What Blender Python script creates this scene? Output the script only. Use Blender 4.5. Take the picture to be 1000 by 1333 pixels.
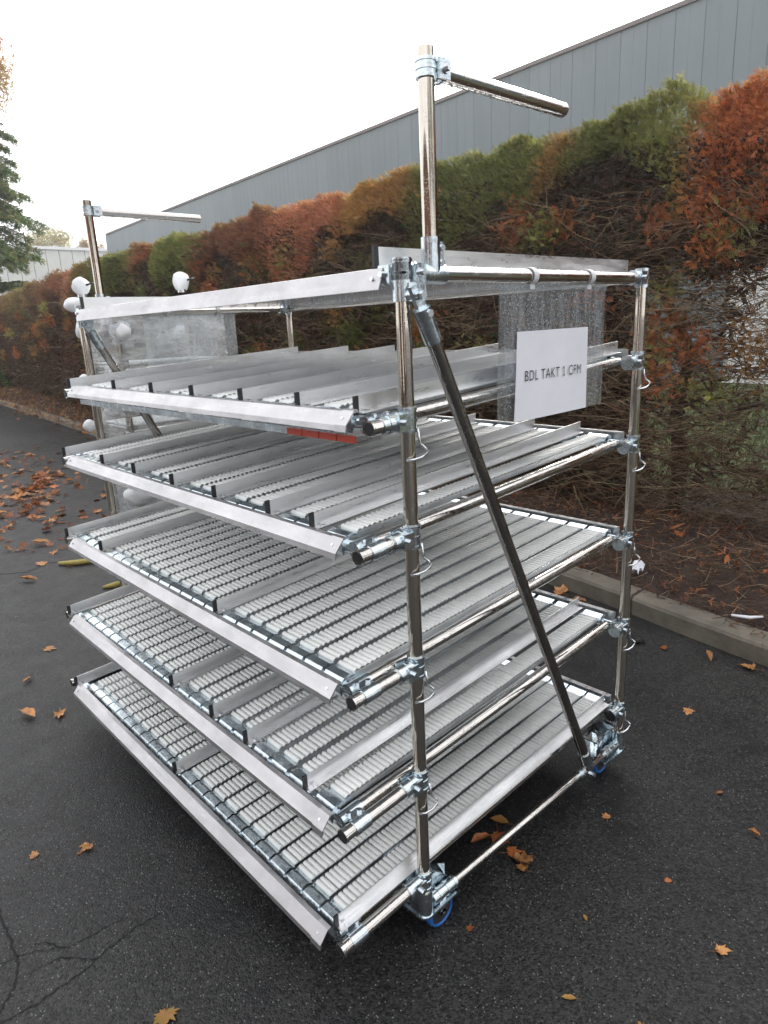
import bpy, math, random
import numpy as np
from mathutils import Vector, Matrix
random.seed(7); RN = np.random.default_rng(7)
SC = bpy.context.scene
for o in list(bpy.data.objects): bpy.data.objects.remove(o)
COL = SC.collection
# All lengths below are written in rack units (1 = distance between the end posts, 0.83 m); ground at z = -0.11
S = 0.83; G = -0.11
def M3(p): return Vector((p[0]*S, p[1]*S, (p[2]-G)*S))

# ------------------------------------------------------------------ camera
cam = bpy.data.cameras.new('camera'); camo = bpy.data.objects.new('camera', cam); COL.objects.link(camo)
R = Matrix(((0.7341520, 0.2122811, -0.6449477), (-0.6774624, 0.1654334, -0.7167123), (-0.0454486, 0.9631036, 0.2652658)))
camo.matrix_world = Matrix.Translation(M3((-1.020115, -1.044626, 1.48492))) @ R.to_4x4()
cam.sensor_fit = 'VERTICAL'; cam.sensor_height = 36.0; cam.lens = 881.77*36/1333
cam.clip_start = 0.02; cam.clip_end = 900
SC.camera = camo
# ------------------------------------------------------------------ light
SUN = Vector((0.74, 0.50, 0.46)).normalized()
el = math.asin(SUN.z); az = math.atan2(SUN.x, SUN.y)
w = bpy.data.worlds.new("World"); SC.world = w; w.use_nodes = True
nt = w.node_tree; nt.nodes.clear(); N = nt.nodes.new; Lk = nt.links.new
out = N('ShaderNodeOutputWorld'); bg = N('ShaderNodeBackground'); sky = N('ShaderNodeTexSky')
sky.sky_type = 'NISHITA'; sky.sun_disc = False; sky.sun_elevation = el; sky.sun_rotation = az
sky.air_density = 1.0; sky.dust_density = 4.0
tc = N('ShaderNodeTexCoord'); dot = N('ShaderNodeVectorMath'); dot.operation = 'DOT_PRODUCT'; dot.inputs[1].default_value = SUN
nrm = N('ShaderNodeVectorMath'); nrm.operation = 'NORMALIZE'; Lk(tc.outputs['Generated'], nrm.inputs[0]); Lk(nrm.outputs[0], dot.inputs[0])
mx = N('ShaderNodeMath'); mx.operation = 'MAXIMUM'; mx.inputs[1].default_value = 0; Lk(dot.outputs['Value'], mx.inputs[0])
pw = N('ShaderNodeMath'); pw.operation = 'POWER'; pw.inputs[1].default_value = 6; Lk(mx.outputs[0], pw.inputs[0])
nz = N('ShaderNodeTexNoise'); nz.inputs['Scale'].default_value = 2.2; nz.inputs['Detail'].default_value = 4; Lk(nrm.outputs[0], nz.inputs['Vector'])
ma = N('ShaderNodeMath'); ma.operation = 'MULTIPLY_ADD'; ma.inputs[1].default_value = 14; ma.inputs[2].default_value = 8.0; Lk(pw.outputs[0], ma.inputs[0])
mb = N('ShaderNodeMath'); mb.operation = 'MULTIPLY_ADD'; mb.inputs[1].default_value = 7.0; Lk(nz.outputs['Fac'], mb.inputs[0]); Lk(ma.outputs[0], mb.inputs[2])
cl = N('ShaderNodeVectorMath'); cl.operation = 'SCALE'; cl.inputs[0].default_value = (0.99, 1.0, 1.02); Lk(mb.outputs[0], cl.inputs['Scale'])
mix = N('ShaderNodeMix'); mix.data_type = 'RGBA'; mix.inputs[0].default_value = 0.88
Lk(sky.outputs[0], mix.inputs[6]); Lk(cl.outputs[0], mix.inputs[7])
Lk(mix.outputs[2], bg.inputs['Color']); bg.inputs['Strength'].default_value = 0.115; Lk(bg.outputs[0], out.inputs[0])
sl = bpy.data.lights.new('sun', 'SUN'); sl.energy = 1.4; sl.angle = math.radians(12); sl.color = (1, 0.95, 0.87)
so = bpy.data.objects.new('sun', sl); COL.objects.link(so); so.rotation_euler = (-SUN).to_track_quat('-Z', 'Y').to_euler()
vs = SC.view_settings; vs.view_transform = 'Standard'; vs.look = 'None'; vs.exposure = 0.5; vs.gamma = 1; vs.use_curve_mapping = False
SC.cycles.max_bounces = 8; SC.cycles.transparent_max_bounces = 16

# ------------------------------------------------------------------ materials
def mat(name, base, rough=.5, metal=0., var=0., vscale=8., bump=0., bscale=60., rvar=0., stretch=None, spec=.5, trans=0., tint=False, coat=0., col2=None, bdist=.004, object_random=0.):
    m = bpy.data.materials.new(name); m.use_nodes = True; t = m.node_tree; n = t.nodes; l = t.links.new
    b = n['Principled BSDF']; b.inputs['Roughness'].default_value = rough; b.inputs['Metallic'].default_value = metal
    b.inputs['Base Color'].default_value = (*base, 1); b.inputs['Specular IOR Level'].default_value = spec
    b.inputs['Coat Weight'].default_value = coat; b.inputs['Coat Roughness'].default_value = .1
    g = n.new('ShaderNodeNewGeometry'); mp = n.new('ShaderNodeMapping'); l(g.outputs['Position'], mp.inputs['Vector'])
    if stretch: mp.inputs['Scale'].default_value = stretch
    col = None
    if tint:
        a = n.new('ShaderNodeAttribute'); a.attribute_name = 'tint'; col = a.outputs['Color']
    if var or col2 or rvar:
        x = n.new('ShaderNodeTexNoise'); x.inputs['Scale'].default_value = vscale; x.inputs['Detail'].default_value = 6; x.inputs['Roughness'].default_value = .65
        l(mp.outputs[0], x.inputs['Vector'])
        if var or col2:
            cr = n.new('ShaderNodeMix'); cr.data_type = 'RGBA'
            mr = n.new('ShaderNodeMapRange'); mr.inputs['From Min'].default_value = .32; mr.inputs['From Max'].default_value = .68; l(x.outputs['Fac'], mr.inputs['Value'])
            l(mr.outputs[0], cr.inputs[0])
            if col is None:
                cr.inputs[6].default_value = tuple(c*(1-var) for c in base)+(1,)
                cr.inputs[7].default_value = (*(col2 or tuple(min(1, c*(1+var)) for c in base)), 1)
            else:
                h = n.new('ShaderNodeHueSaturation'); h.inputs['Value'].default_value = 1-var; l(col, h.inputs['Color']); l(h.outputs[0], cr.inputs[6]); l(col, cr.inputs[7])
            col = cr.outputs[2]
        if rvar:
            rr = n.new('ShaderNodeMapRange'); rr.inputs['From Min'].default_value = .3; rr.inputs['From Max'].default_value = .7
            rr.inputs['To Min'].default_value = max(0.02, rough-rvar); rr.inputs['To Max'].default_value = min(1, rough+rvar)
            l(x.outputs['Fac'], rr.inputs['Value']); l(rr.outputs[0], b.inputs['Roughness'])
    if object_random and col is not None:
        oi = n.new('ShaderNodeObjectInfo'); h = n.new('ShaderNodeHueSaturation'); mr2 = n.new('ShaderNodeMapRange')
        mr2.inputs['To Min'].default_value = 1-object_random; mr2.inputs['To Max'].default_value = 1+object_random
        l(oi.outputs['Random'], mr2.inputs['Value']); l(mr2.outputs[0], h.inputs['Value']); l(col, h.inputs['Color']); col = h.outputs[0]
    if col is not None: l(col, b.inputs['Base Color'])
    if bump:
        y = n.new('ShaderNodeTexNoise'); y.inputs['Scale'].default_value = bscale; y.inputs['Detail'].default_value = 5; l(mp.outputs[0], y.inputs['Vector'])
        bp = n.new('ShaderNodeBump'); bp.inputs['Strength'].default_value = bump; bp.inputs['Distance'].default_value = bdist
        l(y.outputs['Fac'], bp.inputs['Height']); l(bp.outputs[0], b.inputs['Normal'])
    if trans:
        tr = n.new('ShaderNodeBsdfTranslucent'); ms = n.new('ShaderNodeMixShader'); ms.inputs[0].default_value = trans
        if col is not None: l(col, tr.inputs['Color'])
        else: tr.inputs['Color'].default_value = (*base, 1)
        l(b.outputs[0], ms.inputs[1]); l(tr.outputs[0], ms.inputs[2]); l(ms.outputs[0], n['Material Output'].inputs['Surface'])
    return m
def wet_metal(name, base, rough, dscale=260., strength=.5, thr=.42):
    """polished metal with beads of rain standing on it"""
    m = mat(name, base, rough, 1., var=.08, vscale=14, rvar=rough*.5)
    t = m.node_tree; n = t.nodes; l = t.links.new; b = n['Principled BSDF']
    g = n.new('ShaderNodeNewGeometry'); v = n.new('ShaderNodeTexVoronoi'); v.inputs['Scale'].default_value = dscale; v.inputs['Randomness'].default_value = 1
    l(g.outputs['Position'], v.inputs['Vector'])
    r = n.new('ShaderNodeMapRange'); r.interpolation_type = 'SMOOTHSTEP'; r.inputs['From Min'].default_value = .08; r.inputs['From Max'].default_value = thr; r.inputs['To Min'].default_value = 1; r.inputs['To Max'].default_value = 0
    l(v.outputs['Distance'], r.inputs['Value'])
    x = n.new('ShaderNodeTexNoise'); x.inputs['Scale'].default_value = 22; l(g.outputs['Position'], x.inputs['Vector'])
    k = n.new('ShaderNodeMapRange'); k.inputs['From Min'].default_value = .42; k.inputs['From Max'].default_value = .6; l(x.outputs['Fac'], k.inputs['Value'])
    mu = n.new('ShaderNodeMath'); mu.operation = 'MULTIPLY'; l(r.outputs[0], mu.inputs[0]); l(k.outputs[0], mu.inputs[1])
    bp = n.new('ShaderNodeBump'); bp.inputs['Strength'].default_value = strength; bp.inputs['Distance'].default_value = .0012
    l(mu.outputs[0], bp.inputs['Height']); l(bp.outputs[0], b.inputs['Normal'])
    return m
def film(name, tintc, clear, milk, streak=0., sscale=(30, 30, 6), rough=.06, speck=0., body=(.8, .82, .84)):
    """clear plastic: mostly see-through, fresnel gloss, a little milky scatter"""
    m = bpy.data.materials.new(name); m.use_nodes = True; t = m.node_tree; n = t.nodes; l = t.links.new; n.clear()
    o = n.new('ShaderNodeOutputMaterial'); tr = n.new('ShaderNodeBsdfTransparent'); tr.inputs[0].default_value = (*tintc, 1)
    gl = n.new('ShaderNodeBsdfGlossy'); gl.inputs['Roughness'].default_value = rough; gl.inputs['Color'].default_value = (1, 1, 1, 1)
    df = n.new('ShaderNodeBsdfDiffuse'); df.inputs[0].default_value = (*body, 1); tl = n.new('ShaderNodeBsdfTranslucent'); tl.inputs[0].default_value = (*body, 1)
    md = n.new('ShaderNodeMixShader'); md.inputs[0].default_value = .5; l(df.outputs[0], md.inputs[1]); l(tl.outputs[0], md.inputs[2])
    m1 = n.new('ShaderNodeMixShader'); l(tr.outputs[0], m1.inputs[1]); l(md.outputs[0], m1.inputs[2]); m1.inputs[0].default_value = milk
    g = n.new('ShaderNodeNewGeometry'); mp = n.new('ShaderNodeMapping'); mp.inputs['Scale'].default_value = sscale; l(g.outputs['Position'], mp.inputs['Vector'])
    x = n.new('ShaderNodeTexNoise'); x.inputs['Scale'].default_value = 1; x.inputs['Detail'].default_value = 6; x.inputs['Roughness'].default_value = .7; l(mp.outputs[0], x.inputs['Vector'])
    r = n.new('ShaderNodeMapRange'); r.inputs['From Min'].default_value = .45; r.inputs['From Max'].default_value = .68; r.inputs['To Min'].default_value = milk; r.inputs['To Max'].default_value = milk+streak
    l(x.outputs['Fac'], r.inputs['Value'])
    src = r.outputs[0]
    if speck:
        v = n.new('ShaderNodeTexVoronoi'); v.inputs['Scale'].default_value = 330; l(g.outputs['Position'], v.inputs['Vector'])
        rs = n.new('ShaderNodeMapRange'); rs.inputs['From Min'].default_value = .18; rs.inputs['From Max'].default_value = .3; rs.inputs['To Min'].default_value = speck; rs.inputs['To Max'].default_value = 0
        l(v.outputs['Distance'], rs.inputs['Value']); ad = n.new('ShaderNodeMath'); ad.operation = 'ADD'; l(src, ad.inputs[0]); l(rs.outputs[0], ad.inputs[1]); src = ad.outputs[0]
    l(src, m1.inputs[0])
    lf = n.new('ShaderNodeLayerWeight'); lf.inputs['Blend'].default_value = .5; lp = n.new('ShaderNodeMath'); lp.operation = 'POWER'; lp.inputs[1].default_value = 4.5; l(lf.outputs['Facing'], lp.inputs[0]); lw = n.new('ShaderNodeMapRange'); lw.inputs['To Min'].default_value = .05; lw.inputs['To Max'].default_value = .9; l(lp.outputs[0], lw.inputs['Value'])
    bp = n.new('ShaderNodeBump'); bp.inputs['Strength'].default_value = .3; bp.inputs['Distance'].default_value = .003; l(x.outputs['Fac'], bp.inputs['Height']); l(bp.outputs[0], gl.inputs['Normal'])
    m2 = n.new('ShaderNodeMixShader'); l(lw.outputs[0], m2.inputs[0]); l(m1.outputs[0], m2.inputs[1]); l(gl.outputs[0], m2.inputs[2]); l(m2.outputs[0], o.inputs[0])
    return m
MT = {}
MT['chrome'] = wet_metal('chrome_tube', (.60, .57, .54), .055, 260., .35)
MT['post'] = wet_metal('post_chrome', (.58, .53, .46), .05, 330, .18, .3)
MT['dark_chrome'] = wet_metal('brace_chrome', (.34, .32, .30), .09)
MT['zinc'] = mat('zinc_plate', (.64, .71, .75), .22, 1., var=.18, vscale=30, rvar=.1, bump=.15, bscale=90)
MT['zinc_track'] = mat('zinc_track', (.64, .68, .71), .34, 1., var=.12, vscale=20, rvar=.08)
MT['alu'] = mat('aluminium', (.82, .82, .825), .38, .9, var=.06, vscale=10, rvar=.10, stretch=(1, 1, 1), bump=.06, bscale=200)
MT['alu_lip'] = mat('aluminium_lip', (.52, .51, .52), .38, .88, var=.12, vscale=9, rvar=.10, bump=.08, bscale=120)
MT['cap'] = mat('black_cap', (.02, .02, .022), .4)
MT['bore'] = mat('tube_bore', (.05, .035, .03), .6)
MT['roller'] = mat('white_roller', (.86, .87, .85), .30, 0, var=.04, vscale=30, trans=.10)
MT['red'] = mat('red_strip', (.5, .06, .03), .4)
MT['blue'] = mat('blue_tyre', (.02, .12, .40), .45, var=.2, vscale=30)
MT['hub'] = mat('wheel_hub', (.03, .03, .035), .5)
MT['wire'] = mat('wire_zinc', (.75, .77, .80), .25, 1.)
MT['panel'] = film('top_panel', (.45, .46, .48), 1, .42, .14, (2, 40, 2), .05, .45, (.52, .54, .56))
MT['sheet'] = film('clear_sheet', (.90, .92, .93), 1, .06, .20, (90, 90, 6), .08, .38)
MT['wrap'] = film('wrap_film', (.86, .88, .90), 1, .16, .5, (9, 9, 30), .05)
MT['paper'] = mat('paper', (.80, .81, .86), .7, var=.04, vscale=12, bump=.12, bscale=14)
MT['ink'] = mat('ink', (.03, .03, .035), .6)
MT['foam'] = mat('foam', (.85, .86, .87), .5, var=.04, vscale=60, bump=.3, bscale=50, trans=.2)
MT['drop'] = mat('water_drop', (.85, .88, .9), .05, 0, spec=1.0); MT['drop'].node_tree.nodes['Principled BSDF'].inputs['Transmission Weight'].default_value = .6
MT['leafy'] = mat('foliage', (1, 1, 1), .55, tint=True, var=.25, vscale=5, trans=.45)
MT['twig'] = mat('twigs', (1, 1, 1), .75, tint=True, var=.35, vscale=20)
MT['bark'] = mat('bark', (.07, .045, .03), .9, var=.4, vscale=12, stretch=(1, 1, .2), bump=.8, bscale=30, bdist=.02)
MT['leaf_a'] = mat('leaf_orange', (.42, .15, .045), .5, var=.4, vscale=45, col2=(.55, .27, .09), trans=.15, object_random=.35)
MT['leaf_b'] = mat('leaf_rust', (.42, .10, .03), .5, var=.35, vscale=45, col2=(.46, .17, .05), trans=.15, object_random=.35)
MT['leaf_c'] = mat('leaf_yellow', (.45, .33, .06), .5, var=.35, vscale=60, col2=(.42, .17, .04), trans=.15, object_random=.3)
MT['stick'] = mat('stick', (.50, .46, .10), .6, var=.3, vscale=30, col2=(.3, .2, .07))
MT['kerb'] = mat('kerb_concrete', (.15, .132, .105), .85, var=.35, vscale=7, bump=.5, bscale=90, rvar=.1, object_random=.12)
MT['soil'] = mat('mulch_soil', (.045, .028, .02), .9, var=.5, vscale=10, bump=1, bscale=40, bdist=.03)
MT['grassg'] = mat('grass_ground', (.08, .10, .035), .9, var=.5, vscale=4, bump=.5, bscale=30)
MT['clad'] = mat('cladding', (.175, .205, .22), .42, .0, var=.10, vscale=.6, rvar=.08, stretch=(1, 1, .15), object_random=.05)
MT['trim'] = mat('roof_trim', (.17, .145, .14), .5)
MT['door'] = mat('pale_door', (.75, .75, .74), .4)
MT['white_clad'] = mat('white_cladding', (.62, .62, .58), .5, var=.08, vscale=.8, object_random=.04)
MT['crack'] = mat('crack', (.008, .008, .009), .9)
MT['stone'] = mat('stone', (.02, .02, .02), .8, bump=.6)

def asphalt():
    m = bpy.data.materials.new('asphalt'); m.use_nodes = True; t = m.node_tree; n = t.nodes; l = t.links.new; b = n['Principled BSDF']
    g = n.new('ShaderNodeNewGeometry'); P = g.outputs['Position']
    def tex(kind, sc, det=3, rgh=.6):
        x = n.new('ShaderNodeTex'+kind); x.inputs['Scale'].default_value = sc
        if kind == 'Noise': x.inputs['Detail'].default_value = det; x.inputs['Roughness'].default_value = rgh
        l(P, x.inputs['Vector']); return x
    def rng(s, a, b_, c, d):
        r = n.new('ShaderNodeMapRange'); r.inputs['From Min'].default_value = a; r.inputs['From Max'].default_value = b_; r.inputs['To Min'].default_value = c; r.inputs['To Max'].default_value = d; l(s, r.inputs['Value']); return r.outputs[0]
    big = tex('Noise', .9, 5, .55); mid = tex('Noise', 6, 6, .7); fine = tex('Noise', 130, 4, .8)
    vor = tex('Voronoi', 190); v2 = tex('Voronoi', 60)
    def mixc(f, a, b_):
        x = n.new('ShaderNodeMix'); x.data_type = 'RGBA'
        if hasattr(f, 'node') : l(f, x.inputs[0])
        else: x.inputs[0].default_value = f
        for i, c in ((6, a), (7, b_)):
            if isinstance(c, tuple): x.inputs[i].default_value = (*c, 1)
            else: l(c, x.inputs[i])
        return x.outputs[2]
    c = mixc(rng(big.outputs['Fac'], .38, .62, 0, 1), (.0070, .0070, .0080), (.018, .0175, .017))
    c = mixc(rng(mid.outputs['Fac'], .45, .75, 0, .30), c, (.038, .036, .032))
    c = mixc(rng(fine.outputs['Fac'], .40, .75, 0, .45), c, (.048, .048, .048))
    # every chipping has its own grey; a few are pale
    wn = n.new('ShaderNodeSeparateColor'); l(vor.outputs['Color'], wn.inputs[0])
    hs = n.new('ShaderNodeHueSaturation'); l(rng(wn.outputs[1], 0, 1, .35, 1.9), hs.inputs['Value']); l(c, hs.inputs['Color']); c = hs.outputs[0]
    st = tex('Noise', 2.3, 7, .72); c = mixc(rng(st.outputs['Fac'], .58, .68, 0, .7), c, (.007, .007, .008))
    dist = rng(vor.outputs['Distance'], .22, .36, 1, 0); pick = rng(wn.outputs[0], .88, .94, 0, 1)
    mu = n.new('ShaderNodeMath'); mu.operation = 'MULTIPLY'; l(dist, mu.inputs[0]); l(pick, mu.inputs[1])
    c = mixc(mu.outputs[0], c, (.20, .20, .195))
    l(c, b.inputs['Base Color'])
    l(rng(mid.outputs['Fac'], .35, .65, .34, .56), b.inputs['Roughness']); b.inputs['Specular IOR Level'].default_value = .28
    ad = n.new('ShaderNodeMath'); ad.operation = 'MULTIPLY_ADD'; ad.inputs[1].default_value = .7; l(fine.outputs['Fac'], ad.inputs[0]); l(rng(vor.outputs['Distance'], 0, .6, .6, 0), ad.inputs[2])
    bp = n.new('ShaderNodeBump'); bp.inputs['Strength'].default_value = .6; bp.inputs['Distance'].default_value = .003; l(ad.outputs[0], bp.inputs['Height']); l(bp.outputs[0], b.inputs['Normal'])
    return m
MT['asphalt'] = asphalt()
def smudge(m, amt=.22, sc=(1.5, 9, 9)):
    t = m.node_tree; n = t.nodes; l = t.links.new; b = n['Principled BSDF']; g = n.new('ShaderNodeNewGeometry'); mp = n.new('ShaderNodeMapping'); mp.inputs['Scale'].default_value = sc; l(g.outputs['Position'], mp.inputs['Vector'])
    x = n.new('ShaderNodeTexNoise'); x.inputs['Scale'].default_value = 6; x.inputs['Detail'].default_value = 9; x.inputs['Roughness'].default_value = .75; l(mp.outputs[0], x.inputs['Vector'])
    r = n.new('ShaderNodeMapRange'); r.inputs['From Min'].default_value = .35; r.inputs['From Max'].default_value = .7; r.inputs['To Min'].default_value = .22; r.inputs['To Max'].default_value = .22+amt*1.6; l(x.outputs['Fac'], r.inputs['Value']); l(r.outputs[0], b.inputs['Roughness'])
    sc_ = n.new('ShaderNodeTexNoise'); sc_.inputs['Scale'].default_value = 1; sc_.inputs['Detail'].default_value = 2; m2 = n.new('ShaderNodeMapping'); m2.inputs['Scale'].default_value = (14, 900, 900); m2.inputs['Rotation'].default_value = (0, .05, .12); l(g.outputs['Position'], m2.inputs['Vector']); l(m2.outputs[0], sc_.inputs['Vector'])
    bp = n.new('ShaderNodeBump'); bp.inputs['Strength'].default_value = .10; bp.inputs['Distance'].default_value = .0008; l(sc_.outputs['Fac'], bp.inputs['Height']); l(bp.outputs[0], b.inputs['Normal'])
smudge(MT['alu']); smudge(MT['alu_lip'], .2, (9, 1.5, 9))

# ------------------------------------------------------------------ mesh helpers
class MB:
    def __init__(s): s.v = []; s.f = []; s.mi = []; s.sm = []; s.n = 0
    def add(s, v, f, m=0, smooth=False):
        for q in f: s.f.append(tuple(i+s.n for i in q)); s.mi.append(m); s.sm.append(smooth)
        s.v += [tuple(p) for p in v]; s.n += len(v)
    def box(s, lo, hi, m=0):
        (a, b, c), (d, e, f) = lo, hi
        s.add([(a, b, c), (d, b, c), (d, e, c), (a, e, c), (a, b, f), (d, b, f), (d, e, f), (a, e, f)],
              [(0, 3, 2, 1), (4, 5, 6, 7), (0, 1, 5, 4), (1, 2, 6, 5), (2, 3, 7, 6), (3, 0, 4, 7)], m)
    def obox(s, c, ax, ay, az, m=0):
        c = Vector(c); ax = Vector(ax); ay = Vector(ay); az = Vector(az)
        P = [c+ax*i+ay*j+az*k for k in (-1, 1) for i, j in ((-1, -1), (1, -1), (1, 1), (-1, 1))]
        s.add(P, [(0, 3, 2, 1), (4, 5, 6, 7), (0, 1, 5, 4), (1, 2, 6, 5), (2, 3, 7, 6), (3, 0, 4, 7)], m)
    def tube(s, a, b, r, n=16, m=0, caps=True, r2=None, capm=None, smooth=True):
        a = Vector(a); b = Vector(b); d = (b-a).normalized(); u = d.orthogonal().normalized(); w_ = d.cross(u); r2 = r if r2 is None else r2
        A = [a+(u*math.cos(t)+w_*math.sin(t))*r for t in [2*math.pi*i/n for i in range(n)]]
        B = [b+(u*math.cos(t)+w_*math.sin(t))*r2 for t in [2*math.pi*i/n for i in range(n)]]
        s.add(A+B, [(i, (i+1) % n, n+(i+1) % n, n+i) for i in range(n)], m, smooth)
        if caps:
            cm = m if capm is None else capm
            s.add(A, [tuple(range(n))[::-1]], cm); s.add(B, [tuple(range(n))], cm)
    def path(s, pts, r, n=8, m=0, rs=None):
        pts = [Vector(p) for p in pts]; V = []; F = []
        for k, p in enumerate(pts):
            d = (pts[min(k+1, len(pts)-1)]-pts[max(k-1, 0)]).normalized()
            u = d.cross(Vector((.31, .52, .79))).normalized(); w_ = d.cross(u); rr = rs[k] if rs else r
            V += [p+(u*math.cos(2*math.pi*i/n)+w_*math.sin(2*math.pi*i/n))*rr for i in range(n)]
        for k in range(len(pts)-1):
            F += [(k*n+i, k*n+(i+1) % n, (k+1)*n+(i+1) % n, (k+1)*n+i) for i in range(n)]
        F += [tuple(range(n))[::-1], tuple(range((len(pts)-1)*n, len(pts)*n))]
        s.add(V, F, m, True)
    def prism_y(s, prof, y0, y1, m=0):   # profile of (x,z) extruded along y
        n = len(prof); V = [(x, y0, z) for x, z in prof]+[(x, y1, z) for x, z in prof]
        s.add(V, [(i, n+i, n+(i+1) % n, (i+1) % n) for i in range(n)]+[tuple(range(n)), tuple(range(n, 2*n))[::-1]], m)
    def ball(s, c, r, m=0, seg=16, rings=10, sc=(1, 1, 1), noise=0.):
        c = Vector(c); V = [c+Vector((0, 0, r*sc[2]))]
        for i in range(1, rings):
            a = math.pi*i/rings
            for j in range(seg):
                b = 2*math.pi*j/seg; k = 1+noise*(random.random()-.5)*.5+noise*1.2*math.sin(2*b+a*3+c.x*40)*math.sin(a)+noise*.8*math.sin(5*b-a*4+c.z*30)*math.sin(a)
                V.append(c+Vector((math.sin(a)*math.cos(b)*sc[0], math.sin(a)*math.sin(b)*sc[1], math.cos(a)*sc[2]))*r*k)
        V.append(c-Vector((0, 0, r*sc[2]))); F = [(0, 1+j, 1+(j+1) % seg) for j in range(seg)]
        for i in range(rings-2):
            F += [(1+i*seg+j, 1+(i+1)*seg+j, 1+(i+1)*seg+(j+1) % seg, 1+i*seg+(j+1) % seg) for j in range(seg)]
        e = len(V)-1; F += [(e, 1+(rings-2)*seg+(j+1) % seg, 1+(rings-2)*seg+j) for j in range(seg)]
        s.add(V, F, m, True)
def make_obj(name, v, f, mats, parent=None, mi=None, sm=None, tint=None, origin=None, kind=None, tris=False):
    v = np.asarray(v, dtype=np.float64).reshape(-1, 3)*S; v[:, 2] -= G*S
    c = np.array([(v[:, 0].min()+v[:, 0].max())/2, (v[:, 1].min()+v[:, 1].max())/2, v[:, 2].min()]) if origin is None else np.array(M3(origin))
    v = v-c; me = bpy.data.meshes.new(name)
    if tris:
        f = np.asarray(f, dtype=np.int32); k = f.shape[1]
        me.vertices.add(len(v)); me.vertices.foreach_set('co', v.ravel().astype(np.float32))
        me.loops.add(f.size); me.loops.foreach_set('vertex_index', f.ravel())
        me.polygons.add(len(f)); me.polygons.foreach_set('loop_start', np.arange(0, f.size, k, dtype=np.int32))
        me.update(calc_edges=True)
        if mi is not None: me.polygons.foreach_set('material_index', np.asarray(mi, dtype=np.int32))
    else:
        me.from_pydata([tuple(p) for p in v], [], f)
        if mi is not None: me.polygons.foreach_set('material_index', mi)
        if sm is not None: me.polygons.foreach_set('use_smooth', sm)
        me.update()
    if tint is not None:
        a = me.color_attributes.new('tint', 'FLOAT_COLOR', 'POINT'); t4 = np.ones((len(v), 4), dtype=np.float32); t4[:, :3] = tint; a.data.foreach_set('color', t4.ravel())
    for m in mats: me.materials.append(MT[m])
    o = bpy.data.objects.new(name, me); COL.objects.link(o)
    if parent is not None:
        o.parent = parent; base = np.array(parent['_w']); o.location = Vector(c-base)
    else: o.location = Vector(c)
    o['_w'] = [float(x) for x in c]
    if kind: o['kind'] = kind
    return o
def build(mb, name, mats, parent=None, origin=None, kind=None):
    if isinstance(mats, str): mats = [mats]
    return make_obj(name, mb.v, mb.f, mats, parent, mb.mi, mb.sm, origin=origin, kind=kind)
def empty(name, p):
    o = bpy.data.objects.new(name, None); COL.objects.link(o); o.location = M3(p); o['_w'] = [float(x) for x in o.location]; o.empty_display_size = .1
    return o
def tag(o, label=None, cat=None, group=None, kind=None):
    if label: o['label'] = label
    if cat: o['category'] = cat
    if group: o['group'] = group
    if kind: o['kind'] = kind
    return o
def dup(o, dp, parent=None):        # copy of one object (mesh shared), shifted by dp in rack units
    c = o.copy(); COL.objects.link(c); dv = Vector(dp)*S
    w0 = Vector(o['_w'])+dv; c['_w'] = [float(x) for x in w0]
    if parent is not None: c.parent = parent; c.location = w0-Vector(parent['_w'])
    else: c.location = w0
    return c

# ------------------------------------------------------------------ ground, kerb, verge
gx = np.array([-260, -8, 0, 8, 400.]); 
mb = MB(); mb.add([(-300, -300, G), (500, -300, G), (500, 500, G), (-300, 500, G)], [(0, 1, 2, 3)]); build(mb, 'asphalt_ground', 'asphalt', kind='structure')
def kx(y): return float(np.interp(y, [-9, -.1, 1, 10.5, 14.4, 19.6, 34], [1.5, 2.13, 2.34, 3.06, 3.4, 3.8, 5.0]))
def hx(y): return float(np.interp(y, [-9, 10, 14, 17, 22, 34], [3.35, 3.40, 3.75, 4.1, 4.75, 6.2]))
KW = .135; KT = G+.105
kb = MB(); ys = np.arange(-9, 34, .5)
V = []; F = []
for i, y in enumerate(ys): V += [(kx(y)+.012, y, G-.02), (kx(y)+.012, y, KT-.02), (kx(y)+KW-.01, y, KT-.02), (kx(y)+KW-.01, y, G-.02)]
for i in range(len(ys)-1):
    for k in range(3): F.append((i*4+k, i*4+k+1, i*4+4+k+1, i*4+4+k))
kb.add(V, F); kerb = build(kb, 'kerb', 'kerb', kind='structure')
y = -8.9
while y < 33:
    L_ = 1.19; a = (kx(y), y); b = (kx(y+L_), y+L_); dx = b[0]-a[0]; hh = KT+random.uniform(-.006, .006); g_ = .008
    st = MB(); c = .02
    prof = [(0, G-.03), (0, hh-c), (c*.4, hh-c*.3), (c, hh), (KW, hh), (KW, G-.03)]
    VV = []
    for t in (g_/L_, .25, .5, .75, 1-g_/L_):
        for px, pz in prof: VV.append((kx(y+L_*t)+px+random.uniform(-.003, .003), y+L_*t, pz+random.uniform(-.003, .003)))
    n_ = len(prof); FF = [tuple(range(n_)), tuple(range(4*n_, 5*n_))[::-1]]
    for q in range(4): FF += [(q*n_+i, (q+1)*n_+i, (q+1)*n_+(i+1) % n_, q*n_+(i+1) % n_) for i in range(n_)]
    st.add(VV, FF); build(st, 'kerb_stone', 'kerb', kerb); y += L_
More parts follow.
